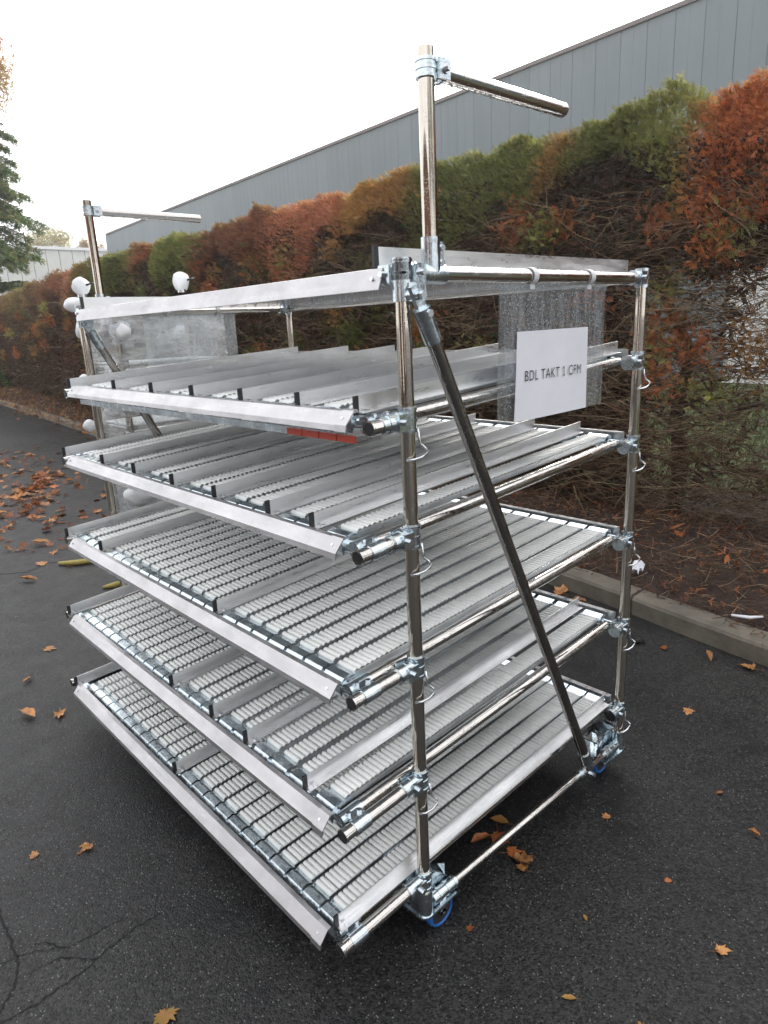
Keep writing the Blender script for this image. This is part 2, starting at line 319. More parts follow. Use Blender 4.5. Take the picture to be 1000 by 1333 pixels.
# verge (mulch bank rising slightly under the hedge) and grass behind it
def verge(x0f, x1f, zf, nx, name, m):
    yy = np.arange(-9, 34, .25); V = []; F = []
    for i, y in enumerate(yy):
        for j in range(nx+1):
            x = x0f(y)+(x1f(y)-x0f(y))*j/nx; V.append((x, y, zf(x, y, j/nx)))
    for i in range(len(yy)-1):
        for j in range(nx): a = i*(nx+1)+j; F.append((a, a+1, a+nx+2, a+nx+1))
    v = MB(); v.add(V, F, 0, True); return build(v, name, m, kind='structure')
def vz(x, y): 
    t = max(0, min(1, (x-kx(y)-KW)/1.2)); return KT-.03+.11*math.sin(t*math.pi*.8)+.03*math.sin(x*5.1+y*3.3)*math.sin(y*2.1)*t
verge(lambda y: kx(y)+KW-.02, lambda y: hx(y)+1.3, lambda x, y, t: vz(x, y), 10, 'mulch_verge', 'soil')
verge(lambda y: hx(y)+1.2, lambda y: 17, lambda x, y, t: KT+.0+.01*math.sin(x+y), 6, 'grass_ground', 'grassg')

# ------------------------------------------------------------------ asphalt cracks (open joints in the surface)
def crack(pts, wd):
    P = [np.array(p) for p in pts]; L2 = []
    for a, b in zip(P[:-1], P[1:]):
        k = max(2, int(np.linalg.norm(b-a)/.012))
        for i in range(k): t = i/k; L2.append(a+(b-a)*t+RN.normal(0, .0022, 2))
    L2.append(P[-1]); V = []; F = []
    for i, q in enumerate(L2):
        d = L2[min(i+1, len(L2)-1)]-L2[max(i-1, 0)]; d /= np.linalg.norm(d)+1e-9; nrm_ = np.array([-d[1], d[0]]); e = min(1, 4*min(i, len(L2)-1-i)/len(L2)+.15)
        ww = wd*e*RN.uniform(.5, 1.3)
        V += [(*(q-nrm_*ww), G+.0018), (*(q+nrm_*ww), G+.0018)]
    for i in range(len(L2)-1): F.append((2*i, 2*i+2, 2*i+3, 2*i+1))
    c = MB(); c.add(V, F); build(c, 'asphalt_crack', 'crack', kind='structure')
for pts, wd in [([(-.808, .76), (-.752, .727), (-.711, .665), (-.638, .66), (-.576, .653), (-.533, .674)], .0022),
            ([(-.9, .76), (-.863, .746), (-.823, .735), (-.769, .711), (-.711, .665)], .0016),
            ([(-.839, .664), (-.735, .647), (-.67, .574), (-.629, .585), (-.553, .597), (-.481, .59), (-.423, .577)], .0024),
            ([(-.93, .57), (-.883, .56), (-.804, .556), (-.746, .56), (-.66, .572)], .0028),
            ([(-.95, .55), (-.9, .596), (-.855, .646), (-.827, .71), (-.819, .853), (-.82, .97), (-.86, 1.2)], .0042),
            ([(-.1, 4.3), (.15, 4.12), (.33, 4.22), (.5, 4.0)], .006), ([(.6, 5.2), (.9, 5.5), (1.2, 5.4)], .006)]:
    crack(pts, wd*.75)

# ------------------------------------------------------------------ flow rack
zA = [0, .0828, .3882, .7017, 1.0251, 1.2875]; zB = [0, .1388, .4603, .7685, 1.0871, 1.3457]; OV = [0, .2845, .2523, .2034, .1607, .1112]
H = 1.600; DY = 1.828; TR = .0165
rack = empty('flow_rack', (0.5, .9, G))
tag(rack, 'tall wheeled chrome tube flow rack with five sloping roller shelves and a clear top', 'flow rack')
def part(mb, name, mats, parent=None): return build(mb, name, mats, rack if parent is None else parent)
def otube(a, b, r=TR, mats=('chrome', 'bore'), name='tube', n=20, endring=False):
    """hollow tube with a visible wall at both ends"""
    m = MB(); m.tube(a, b, r, n, 0, caps=False); a = Vector(a); b = Vector(b); d = (b-a).normalized()
    for e, s_ in ((a, -1), (b, 1)):
        u = d.orthogonal().normalized(); w_ = d.cross(u)
        O = [e+(u*math.cos(2*math.pi*i/n)+w_*math.sin(2*math.pi*i/n))*r for i in range(n)]
        I = [e+(u*math.cos(2*math.pi*i/n)+w_*math.sin(2*math.pi*i/n))*r*.84 for i in range(n)]
        J = [p-d*s_*.012 for p in I]
        m.add(O+I, [(i, (i+1) % n, n+(i+1) % n, n+i) for i in range(n)], 0)
        m.add(I+J, [(i, (i+1) % n, n+(i+1) % n, n+i) for i in range(n)], 1); m.add(J, [tuple(range(n))], 1)
    return part(m, name, list(mats))
def lz(i, x): return zA[i]+(zB[i]-zA[i])*x
# posts
for (x, y, lab) in ((0, 0, 'near'), (1, 0, ''), (0, DY, ''), (1, DY, '')):
    otube((x, y, -.02), (x, y, H+.012), TR, ('post', 'bore'), 'post')
# pipe joints
def clamp(P, d2, post=True, plen=.055, alen=.06):
    """joint: sleeve round the post, sleeve along direction d2, flange ears and a bolt"""
    P = Vector(P); d2 = Vector(d2).normalized(); up = Vector((0, 0, 1)); side = d2.cross(up).normalized()
    m = MB(); r = TR+.0035
    m.tube(P-up*plen*.5, P+up*plen*.5, r, 16)
    for k in (-.42, .0, .42): m.tube(P+up*(plen*k-.003), P+up*(plen*k+.003), r+.0018, 16)
    a = P+d2*r*.8; b = P+d2*(r+alen)
    m.tube(a, b, r, 16)
    for k in (.35, .93): q = a.lerp(b, k); m.tube(q-d2*.003, q+d2*.003, r+.0018, 16)
    m.obox(P+d2*(r+.010)+side*(r+.001), d2*.016, up*.018, side*.003)
    m.obox(P+d2*(r+.010)-side*(r+.001), d2*.016, up*.018, side*.003)
    c = part(m, 'pipe_clamp', 'zinc')
    bm_ = MB(); q = P+d2*(r+.012)+side*(r+.003); bm_.tube(q, q+side*.004, .0095, 16); bm_.tube(q+side*.004, q+side*.011, .006, 6, smooth=False); q2 = P+d2*(r+.012)-side*(r+.003); bm_.tube(q2, q2-side*.010, .007, 6, smooth=False); bm_.tube(q2, q, .004, 6)
    build(bm_, 'bolt', 'wire', c)
    return c
def hook(P, sx=1):
    P = Vector(P); m = MB()
    pts = [(.021*sx, -.010, -.02), (.022*sx, -.013, -.045), (.023*sx, -.015, -.055), (.031*sx, -.021, -.064), (.033*sx, -.027, -.070), (.027*sx, -.030, -.076), (.010*sx, -.029, -.081), (-.010*sx, -.025, -.084), (-.021*sx, -.014, -.085)]
    m.path([P+Vector(p) for p in pts], .0030, 8); part(m, 'wire_hook', 'wire')
def front_dir(i): return Vector((-1, 0, -(zB[i]-zA[i]))).normalized()
PITCH = .0725; RP = .0155; RR = .0073; RW = .0615
DIV = {5: [1.758, 1.372, 1.068, .796, .526, .272, .060], 4: [1.795, 1.457, 1.178, .895, .635, .365, .182], 3: [1.795, 1.493, .626], 2: [1.775, .892, .631, .442, .166], 1: [1.745, .887, .035]}
rolls = []   # (centre x, y, z, slope)
def roller_mesh(n=12):
    m = MB(); a = [(RW/2*k, rr) for k, rr in ((-1, RR*.9), (-.975, RR), (.975, RR), (1, RR*.9))]; V = []
    for yy, rr in a: V += [(math.cos(2*math.pi*i/n)*rr, yy, math.sin(2*math.pi*i/n)*rr) for i in range(n)]
    F = []
    for k in range(3): F += [(k*n+i, (k+1)*n+i, (k+1)*n+(i+1) % n, k*n+(i+1) % n) for i in range(n)]
    F += [tuple(range(n)), tuple(range(3*n, 4*n))[::-1]]
    return V, F
def track(i, y0):
    """one roller track: side walls, floor, hooked mounts at both ends"""
    m = MB(); xa = -OV[i]+.062; xb = .950; s_ = (zB[i]-zA[i]); b0 = .012; w2 = RW/2+.0010; h = .0145
    def P(x, y, dz): return (x, y, lz(i, x)+b0+dz)
    for sg in (-1, 1):
        ya = y0+sg*w2; yb = y0+sg*(w2+.0018)
        V = [P(xa, ya, 0), P(xa, yb, 0), P(xa, yb, h), P(xa, ya, h), P(xb, ya, 0), P(xb, yb, 0), P(xb, yb, h), P(xb, ya, h)]
        m.add(V, [(0, 1, 2, 3), (7, 6, 5, 4), (0, 4, 5, 1), (1, 5, 6, 2), (2, 6, 7, 3), (3, 7, 4, 0)])
    V = [P(xa, y0-w2, -.0002), P(xa, y0+w2, -.0002), P(xb, y0+w2, -.0002), P(xb, y0-w2, -.0002)]; m.add(V, [(0, 1, 2, 3)])
    # front mount: rounded cover over the front beam
    xm = -OV[i]+.036; hw = PITCH/2-.0028
    prof = [(xa+.006, .016), (xa-.012, .0215), (xm+.012, .024), (xm-.006, .021), (xm-.018, .010), (xm-.021, -.010), (xm-.016, -.022), (xm-.012, -.010), (xm-.010, .004), (xm+.004, .014), (xa+.006, .009)]
    m.prism_y([(x, lz(i, x)+dz+.004) for x, dz in prof], y0-hw, y0+hw, 1)
    xm = .975
    prof = [(xb-.006, .016), (xb+.012, .0215), (xm-.0, .024), (xm+.012, .021), (xm+.020, .010), (xm+.022, -.010), (xm+.014, -.018), (xm+.010, .004), (xm-.004, .014), (xb-.006, .009)]
    m.prism_y([(x, lz(i, x)+dz+.004) for x, dz in prof], y0-hw, y0+hw, 1)
    t = part(m, 'roller_track', ['zinc_track', 'zinc']); t['_i'] = i; t['_y'] = y0
    k = 0; x = xa+.010
    while x < xb-.004: rolls.append((x+random.uniform(-.0009, .0009), y0+random.uniform(-.0008, .0008), lz(i, x)+b0+.0115+random.uniform(-.0004, .0004), t)); x += RP
    return t
for i in range(1, 6):
    fd = front_dir(i); tipx = -OV[i]; tip = Vector((tipx, 0, lz(i, tipx)))
    ya_list = [0, DY]
    for y0, sg in ((0, 1), (DY, -1)):
        # bracket tube outside the shelf, joined to the post
        otube((tipx, y0, lz(i, tipx)), (-.055, y0, lz(i, -.055)), TR, name='bracket_tube')
        # long side rail just inside it
        otube((tipx+.045, y0+sg*.042, lz(i, tipx+.045)), (.955, y0+sg*.042, lz(i, .955)), TR, name='side_rail')
        cm = MB(); cm.tube(tip+Vector((0, y0, 0))+fd*.001, tip+Vector((0, y0, 0))-fd*.004, TR+.0018, 20, 0, False)
        part(cm, 'tube_end_ring', 'chrome'); bo = MB(); q = tip+Vector((0, y0, 0)); bo.tube(q+fd*.0012, q-fd*.004, TR*.86, 20); part(bo, 'bore_disc', 'cap')  # black disc stands for the shade inside the open tube end
        clamp((0, y0, zA[i]), fd, alen=.045)
        clamp((1, y0, zB[i]), fd, alen=.045)
        if y0 == 0:
            if i > 1: hook((0, y0, zA[i]))
            hook((1, y0, zB[i]), 1)
        # corner joint plates tying front beam, rail and bracket tube
        jm = MB(); c = Vector((tipx+.052, y0+sg*.021, lz(i, tipx+.052)))
        jm.tube(c-fd*.035+Vector((0, sg*.021, 0)), c+fd*.028+Vector((0, sg*.021, 0)), TR+.003, 14); jm.tube(c-fd*.022-Vector((0, sg*.021, 0)), c+fd*.022-Vector((0, sg*.021, 0)), TR+.003, 14)
        jm.obox(c+Vector((0, 0, .004)), fd*.018, (0, .021, 0), (0, 0, .012))
        j = part(jm, 'corner_joint', 'zinc')
        for q in (-.020, .020): bb = MB(); bb.tube(c+fd*q*.6+Vector((0, q*.3, .014)), c+fd*q*.6+Vector((0, q*.3, .024)), .0065, 6, smooth=False); build(bb, 'bolt', 'wire', j)
    # beams carrying the tracks
    otube((tipx+.036, .03, lz(i, tipx+.036)), (tipx+.036, DY-.03, lz(i, tipx+.036)), TR*.9, ('zinc', 'bore'), 'front_beam')
    otube((.975, .0, lz(i, .975)), (.975, DY, lz(i, .975)), TR*.9, ('zinc', 'bore'), 'back_beam')
    bm_ = MB(); bm_.prism_y([(1.002, lz(i, 1)-.002), (1.006, lz(i, 1)-.002), (1.006, lz(i, 1)+.034), (.985, lz(i, 1)+.036), (.985, lz(i, 1)+.033), (1.002, lz(i, 1)+.031)], .035, DY-.035); part(bm_, 'back_stop', 'alu')
    # sloping front lip
    xt = tipx-.004; zt = lz(i, tipx)+.034; lo_y = .040; hi_y = 1.72
    lm = MB(); lm.prism_y([(xt+.012, zt+.0015), (xt, zt), (xt-.023, zt-.027), (xt-.025, zt-.039), (xt-.0225, zt-.0395), (xt-.0205, zt-.0265), (xt+.001, zt-.003), (xt+.012, zt-.001)], lo_y, hi_y)
    lip = part(lm, 'front_lip', 'alu_lip')
    for yy in (lo_y+.022, hi_y-.022):
        rv = MB(); c = Vector((xt-.0125, yy, zt-.0135)); nn = Vector((-.76, 0, .65)); rv.tube(c-nn*.002, c+nn*.003, .0036, 10); build(rv, 'rivet', 'wire', lip)
    ep = MB(); ep.prism_y([(xt+.0085, zt+.0045), (xt-.001, zt+.0025), (xt-.0255, zt-.0255), (xt-.0275, zt-.0395), (xt-.0250, zt-.0395), (xt-.0230, zt-.0265), (xt+.0005, zt+.0005), (xt+.0085, zt+.002)], lo_y-.002, lo_y+.036); build(ep, 'end_plate', 'alu_lip', lip)
    # dividers with black end caps
    dv = DIV[i]
    for k, yd in enumerate(dv):
        x0 = tipx+.020 if k else tipx-.004; x1 = .985; x1 = .955 if k == len(dv)-1 and i in (1,) else x1
        def Q(x, y, dz): return (x, y, lz(i, x)+dz)
        m = MB(); hb = .026; ht = .026+.034; th = .0018
        for (ylo, yhi, z0, z1) in ((yd, yd+th, hb, ht), (yd-.020, yd-.0002, hb, hb+.002)):
            V = [Q(x0, ylo, z0), Q(x0, yhi, z0), Q(x0, yhi, z1), Q(x0, ylo, z1), Q(x1, ylo, z0), Q(x1, yhi, z0), Q(x1, yhi, z1), Q(x1, ylo, z1)]
            m.add(V, [(0, 1, 2, 3), (7, 6, 5, 4), (0, 4, 5, 1), (1, 5, 6, 2), (2, 6, 7, 3), (3, 7, 4, 0)])
        D_ = part(m, 'divider', 'alu'); cm = MB(); V = []
        for x in (x0-.006, x0+.006): V += [Q(x, yd-.002, hb-.004), Q(x, yd+th+.002, hb-.004), Q(x, yd+th+.002, ht+.002), Q(x, yd-.002, ht+.002)]
        cm.add(V, [(0, 3, 2, 1), (4, 5, 6, 7), (0, 1, 5, 4), (1, 2, 6, 5), (2, 3, 7, 6), (3, 0, 4, 7)]); build(cm, 'end_cap', 'cap', D_)
        sm_ = MB(); c = Vector(Q(x0+.022, yd-.010, hb+.002)); sm_.tube(c, c+Vector((0, 0, .004)), .0065, 10); build(sm_, 'rivet', 'wire', D_)
    # tracks fill each bay
    edges = dv+([.05] if dv[-1] > .1 else [])
    first = True
    for a, b in zip(edges[:-1], edges[1:]):
        hi = a-(.045 if first else .024); lo = b+.003; n_ = max(1, int((hi-lo)/PITCH+.35)); first = False
        for k in range(n_): track(i, lo+(hi-lo)*(k+.5)/n_)
    if i == 5:
        rs = MB(); rs.prism_y([(tipx+.01, lz(i, tipx)-.036), (tipx+.016, lz(i, tipx)-.036), (tipx+.016, lz(i, tipx)-.018), (tipx+.01, lz(i, tipx)-.018)], .09, 1.70, 0)
        part(rs, 'label_strip', 'zinc'); rs = MB()
        yy = .052
        while yy < .30: rs.prism_y([(tipx+.004, lz(i, tipx)-.035), (tipx+.009, lz(i, tipx)-.035), (tipx+.009, lz(i, tipx)-.020), (tipx+.004, lz(i, tipx)-.020)], yy, yy+.060); yy += .0635
        part(rs, 'red_strip', 'red')
# rollers: the 300 that show largest are parts, the others one part
RV, RF = roller_mesh()
RVn = np.array(RV)
cpos = np.array([-1.020, -1.0446, 1.485])
def closeness(r):
    p = np.array([r[0], r[1], r[2]])-cpos; dd = np.linalg.norm(p); vis = abs(p[2])/dd
    return vis/dd**2*(3 if r[3]['_i'] == 1 else (2.0 if r[3]['_i'] == 3 else 1))
big = [r for r in rolls if (r[3]['_i'] == 1 and r[0] < .75 and r[1] < .62)]
big.sort(key=lambda r: -closeness(r)); big = big[:300]; bigset = set((r[0], r[1], r[3]['_i']) for r in big)
proto = None
for r in big:
    if proto is None:
        proto = make_obj('roller', RVn+np.array(r[:3]), RF, ['roller'], r[3], [0]*len(RF), [len(f) == 4 for f in RF]); p0 = r
    else: dup(proto, (r[0]-p0[0], r[1]-p0[1], r[2]-p0[2]), r[3])
rest = [r for r in rolls if (r[0], r[1], r[3]['_i']) not in bigset]
V8, F8 = roller_mesh(8); V8 = np.array(V8); nV = len(V8)
allV = (V8[None]+np.array([r[:3] for r in rest])[:, None]).reshape(-1, 3)
quads = np.array([f for f in F8 if len(f) == 4]); allF = (quads[None]+(np.arange(len(rest))*nV)[:, None, None]).reshape(-1, 4)
ro = make_obj('rollers', allV, allF, ['roller'], rack, tris=True, kind='stuff'); ro.data.polygons.foreach_set('use_smooth', [True]*len(allF))

# top frame
for (a, b) in (((.03, 0, H-.015), (.965, 0, H-.015)), ((.03, DY, H-.015), (.965, DY, H-.015))): otube(a, b, TR, name='top_rail')
otube((0, .03, H-.015), (0, DY-.03, H-.015), TR, name='top_beam'); otube((1, .03, H-.015), (1, DY-.03, H-.015), TR, name='top_beam')
for y0, sg in ((0, 1), (DY, -1)):
    clamp((0, y0, H-.014), (1, 0, 0), alen=.04); clamp((1, y0, H-.014), (-1, 0, 0), alen=.04)
    clamp((0, y0, H-.0145), (0, sg, 0), alen=.03, plen=.06)
m = MB(); m.prism_y([(-.014, H-.001), (-.026, H-.002), (-.034, H-.028), (-.040, H-.044), (-.038, H-.045), (-.032, H-.029), (-.024, H-.004), (-.014, H-.003)], .030, 1.775)
lip = part(m, 'top_lip', 'alu_lip'); rv = MB(); c = Vector((-.031, .055, H-.022)); rv.tube(c, c+Vector((-.005, 0, .001)), .0045, 10); build(rv, 'rivet', 'wire', lip)
# clear top sheet and side guides
m = MB(); m.box((-.018, .03, H-.006), (1.0, DY-.03, H-.0028)); part(m, 'top_panel', 'panel')
for yd, x0, x1 in ((.062, -.013, 1.03), (1.765, -.013, 1.03)):
    m = MB(); m.box((x0, yd, H), (x1, yd+.002, H+.043)); m.box((x0, yd-.022, H), (x1, yd-.0003, H+.002)); g_ = part(m, 'side_guide', 'alu')
    m = MB(); m.box((x0-.007, yd-.003, H-.004), (x0+.005, yd+.005, H+.045)); build(m, 'end_cap', 'cap', g_)
# masts with arms
for y0 in (0.0, DY):
    sg = 0
    otube((.086, y0, H), (.086, y0, 2.005), TR, ('post', 'bore'), 'mast')
    otube((.125, y0, 1.968), (.565, y0, 1.968), TR*.98, name='mast_arm')
    clamp((.086, y0, 1.968), (1, 0, 0), alen=.022, plen=.034)
    m = MB(); m.tube((.086, y0, H-.012), (.086, y0, H+.058), TR+.004, 16); m.tube((.05, y0, H-.015), (.122, y0, H-.015), TR+.004, 16); m.obox((.112, y0, H+.022), (.008, 0, 0), (0, .006, 0), (0, 0, .028))
    s_ = part(m, 'mast_socket', 'zinc'); 
    for dz in (.008, .038): bb = MB(); bb.tube((.112, y0-.013, H+dz), (.112, y0+.013, H+dz), .0065, 12); build(bb, 'bolt', 'wire', s_)
# diagonal braces
for y0, ys_ in ((-.040, 0), (DY-.036, DY)):
    a = Vector((.012, y0, 1.515)); b = Vector((.722, y0, .085)); d_ = (b-a).normalized()
    otube(a, b, TR*.96, ('dark_chrome', 'bore'), 'diagonal_brace')
    m = MB(); side = Vector((0, 1, 0)); up = d_.cross(side)
    m.tube(a-d_*.0, a+d_*.075, TR+.003, 16); m.obox(a-d_*.020, d_*.030, side*.005, up*.012); m.tube(a-d_*.030-side*.012, a-d_*.030+side*.035, .011, 12)
    m.tube((0, ys_, 1.530), (0, ys_, 1.572), TR+.0055, 16); m.obox((.012, y0+.014, 1.548), (.018, 0, 0), (0, .012, 0), (0, 0, .018))
    c = part(m, 'brace_joint', 'zinc'); 
    for q in (a-d_*.028, a+d_*.012): bb = MB(); bb.tube(q-side*.022, q-side*.013, .0085, 6, smooth=False); build(bb, 'bolt', 'wire', c)
    m = MB(); m.tube(b-d_*.045, b+d_*.005, TR+.003, 16); m.obox(b+d_*.018, d_*.028, side*.005, up*.012); m.tube((.735, ys_-.004, 0.0), (.79, ys_-.004, 0.0), TR*.8+.004, 14); m.obox((.758, y0+.017, .03), (.016, 0, 0), (0, .014, 0), (0, 0, .022))
    c = part(m, 'brace_joint', 'zinc'); bb = MB(); q = b+d_*.022; bb.tube(q-side*.020, q-side*.008, .0085, 6, smooth=False); build(bb, 'bolt', 'wire', c); bb = MB(); q = Vector((.762, y0+.003, .012)); bb.tube(q, q-side*.014, .008, 6, smooth=False); build(bb, 'bolt', 'wire', c)
# low stringers between castor brackets
for y0 in (0, DY): otube((.10, y0-.004, 0), (.90, y0-.004, 0), TR*.72, name='stringer')
# castors
def castor(x, y, sx, sy):
    """welded corner bracket (sleeve, two webs with triangular cut-outs, rounded foot plate) over a blue tyred wheel"""
    m = MB(); 
    m.tube((x, y, -.026), (x, y, .048), TR+.0055, 18)
    m.tube((x+sx*.022, y-.004*sy, 0), (x+sx*.112, y-.004*sy, 0), TR*.72+.005, 16)
    for q in (.045, .075, .105): m.tube((x+sx*(q-.003), y-.004*sy, 0), (x+sx*(q+.003), y-.004*sy, 0), TR*.72+.0075, 16)
    # foot plate: rounded at the post
    O = []
    for k in range(9):
        t = math.pi*(.5+k/8); O.append((x+sx*(math.cos(t)*.028), y+sy*(math.sin(t)*-.028)))
    O = [(x+sx*.12, y-sy*.020)]+[(x+sx*(-.026*math.sin(math.pi*k/8)), y-sy*.024*math.cos(math.pi*k/8)) for k in range(9)][0:5]+[(x-sx*.028, y+sy*.12), (x+sx*.01, y+sy*.13), (x+sx*.11, y+sy*.05)]
    n = len(O); V = [(a, b, -.030) for a, b in O]+[(a, b, -.024) for a, b in O]
    m.add(V, [tuple(range(n))[::-1], tuple(range(n, 2*n))]+[(i, (i+1) % n, n+(i+1) % n, n+i) for i in range(n)])
    # webs
    def web(p0, d, L_):
        p0 = Vector(p0); d = Vector(d); up = Vector((0, 0, 1)); nn = d.cross(up).normalized()*.002
        z0, z1 = -.024, .052
        o = [(.0, z0), (L_, z0), (L_, .008), (L_*.55, z1), (0, z1)]; h = [(.30*L_, -.006), (.62*L_, -.006), (.34*L_, .030)]
        for s_ in (1, -1):
            pass
        ptsO = [p0+d*a+up*b for a, b in o]; ptsH = [p0+d*a+up*b for a, b in h]
        V = [q+nn for q in ptsO+ptsH]+[q-nn for q in ptsO+ptsH]
        fr = [(0, 1, 6, 5), (1, 2, 6), (2, 3, 7, 6), (3, 4, 7), (4, 0, 5, 7)]
        F = fr+[tuple(8+i for i in f[::-1]) for f in fr]+[(i, 8+i, 8+(i+1) % 5, (i+1) % 5) for i in range(5)]+[(5, 6, 14, 13), (6, 7, 15, 14), (7, 5, 13, 15)]
        m.add(V, F)
    web((x, y+sy*.018, 0), (sx, 0, 0), .11); web((x, y+sy*.018, 0), (0, sy, 0), .10); web((x-sx*.020, y, 0), (0, sy, 0), .11)
    web((x+sx*.10, y+sy*.02, 0), (-sx*.72, sy*.69, 0), .10)
    m.obox((x+sx*.055, y+sy*.052, .020), (sx*.035, 0, 0), (0, .028, 0), (0, 0, .002))
    c = part(m, 'castor', 'zinc')
    wx, wy, wz, wr = x+sx*.058, y+sy*(.006 if x < .5 else .035), G+.046, .046
    t = MB(); n = 28; prof = [(-.012, .8*wr), (-.012, .93*wr), (-.007, wr), (.007, wr), (.012, .93*wr), (.012, .8*wr)]; V = []
    for py, pr in prof: V += [(wx+math.cos(2*math.pi*k/n)*pr, wy+py, wz+math.sin(2*math.pi*k/n)*pr) for k in range(n)]
    t.add(V, [(q*n+k, q*n+(k+1) % n, ((q+1) % 6)*n+(k+1) % n, ((q+1) % 6)*n+k) for q in range(6) for k in range(n)], 0, True); build(t, 'tyre', 'blue', c)
    t = MB(); t.tube((wx, wy-.009, wz), (wx, wy+.009, wz), .8*wr, 24); t.tube((wx, wy-.018, wz), (wx, wy+.018, wz), .012, 12); build(t, 'hub', 'hub', c)
    f = MB()
    for s_ in (-1, 1): f.obox((wx, wy+s_*.0165, wz+.022), (.012, 0, 0), (0, .0015, 0), (0, 0, .026))
    f.tube((wx, wy-.022, wz), (wx, wy+.022, wz), .006, 8); build(f, 'fork', 'zinc', c)
castor(0, 0, 1, 1); castor(1, 0, -1, 1); castor(0, DY, 1, -1); castor(1, DY, -1, -1)
# rain drops hanging under tubes and the clear top
dm_v = []; dm_f = []
ico = np.array([(1, 0, 0), (-1, 0, 0), (0, 1, 0), (0, -1, 0), (0, 0, 1.1), (0, 0, -1.4)]); icf = np.array([(0, 2, 4), (2, 1, 4), (1, 3, 4), (3, 0, 4), (2, 0, 5), (1, 2, 5), (3, 1, 5), (0, 3, 5)])
def drops(P, rr):
    global dm_v, dm_f
    for p, r_ in zip(P, rr): dm_f.append(icf+6*len(dm_v)); dm_v.append(ico*r_+p)
n_ = 70; drops(np.c_[RN.uniform(.15, .56, n_), RN.uniform(-.004, .004, n_), np.full(n_, 1.968-TR*.98-.001)], RN.uniform(.0012, .0028, n_))
n_ = 60; drops(np.c_[RN.uniform(.15, .56, n_), DY+RN.uniform(-.004, .004, n_), np.full(n_, 1.968-TR*.98-.001)], RN.uniform(.0012, .0028, n_))
n_ = 110; drops(np.c_[RN.uniform(.06, .94, n_), RN.uniform(-.004, .004, n_), np.full(n_, H-.015-TR-.0015)], RN.uniform(.0012, .0026, n_))
n_ = 420; drops(np.c_[RN.uniform(0, 1, n_), .04+1.7*RN.random(n_)**1.3, np.full(n_, H-.0072)], RN.uniform(.0012, .0034, n_))
for i in range(1, 6):
    n_ = 60; x = RN.uniform(.05, .94, n_); drops(np.c_[x, .042+RN.uniform(-.004, .004, n_), lz(i, x)-TR-.0014], RN.uniform(.001, .0022, n_))
n_ = 60; zz = RN.uniform(1.66, 1.98, n_); drops(np.c_[.086+TR*.9*np.ones(n_), RN.uniform(-.006, .006, n_), zz], RN.uniform(.001, .002, n_))
make_obj('water_droplets', np.concatenate(dm_v), np.concatenate(dm_f), ['drop'], rack, tris=True, kind='stuff')

# ------------------------------------------------------------------ hanging sleeves and the paper label
def sleeve(x0, x1, z0, z1, y, label, rail_y, rings):
    o = empty('label_sleeve', ((x0+x1)/2, y, z0)); tag(o, label, 'plastic sleeve', 'clear sleeves hung on the top rails')
    m = MB(); nx, nz_ = 14, 10; V = []
    for yy in (0, .0012):
        for a in range(nx+1):
            for b in range(nz_+1):
                x = x0+(x1-x0)*a/nx; z = z0+(z1-z0)*b/nz_; V.append((x-(z1-z)*.02, y+yy+.004*math.sin(a*.7+b*.3)*(1-b/nz_), z))
    K = (nx+1)*(nz_+1); F = []
    for a in range(nx):
        for b in range(nz_):
            q = a*(nz_+1)+b; F += [(q, q+nz_+1, q+nz_+2, q+1), (K+q, K+q+1, K+q+nz_+2, K+q+nz_+1)]
    m.add(V, F, 0, True); build(m, 'clear_sheet', 'sheet', o)
    h = MB(); h.box((x0-.002, y-.003, z1-.010), (x1+.002, y-.0008, z1+.003)); build(h, 'top_hem', 'sheet', o)
    for rx in rings:
        m = MB(); pts = [(rx, rail_y+math.cos(t)*(TR+.003), H-.015+math.sin(t)*(TR+.003)) for t in np.linspace(0, 2*math.pi, 17)]
        for s_ in (0,):
            for k in range(16): 
                a = pts[k]; b = pts[k+1]; m.obox(((a[0]), (a[1]+b[1])/2, (a[2]+b[2])/2), (.009, 0, 0), (0, (b[1]-a[1])/2*1.05, (b[2]-a[2])/2*1.05), (0, -(b[2]-a[2])*.14, (b[1]-a[1])*.14))
        m.box((rx-.009, y-.004, z1-.008), (rx+.009, y-.001, H-.030)); build(m, 'hanger_strap', 'foam', o)
    P = []; n_ = 900
    xx = RN.uniform(x0+.01, x1-.01, n_); zz = z0+(z1-z0)*RN.random(n_)**.8
    vv = (ico[None]*RN.uniform(.0008, .0022, n_)[:, None, None]*np.array([1, .5, 1.3])+np.c_[xx-(z1-zz)*.02, np.full(n_, y-.0015), zz][:, None]).reshape(-1, 3)
    ff = (icf[None]+(np.arange(n_)*6)[:, None, None]).reshape(-1, 3)
    make_obj('water_droplets', vv, ff, ['drop'], o, tris=True, kind='stuff'); return o
sleeve(.314, .792, 1.236, 1.562, -.003, 'rain-beaded clear plastic sleeve hanging from the near top rail around the printed paper', 0, (.44, .70))
sleeve(.25, .694, 1.22, 1.572, DY+.003, 'rain-beaded clear plastic sleeve hanging from the far left top rail, without paper', DY, (.36, .6))
pp = empty('paper_label', (.53, -.012, 1.235)); tag(pp, 'white paper sheet printed BDL TAKT 1 CFM in the sleeve under the near top rail', 'paper label')
m = MB(); V = []; F = []; nx = 12; nz_ = 8
for yy in (0, -.0008):
    for a in range(nx+1):
        for b in range(nz_+1):
            s_ = a/nx; t = b/nz_; x = .363+.011*t+s_*(.334-.016*t); z = 1.235+.220*t+.001*s_; V.append((x, -.010+yy-.004*math.sin(s_*4+t*2)*(1-t)*.5, z))
K = (nx+1)*(nz_+1)
for a in range(nx):
    for b in range(nz_):
        q = a*(nz_+1)+b; F += [(q, q+1, q+nz_+2, q+nz_+1), (K+q, K+q+nz_+1, K+q+nz_+2, K+q+1)]
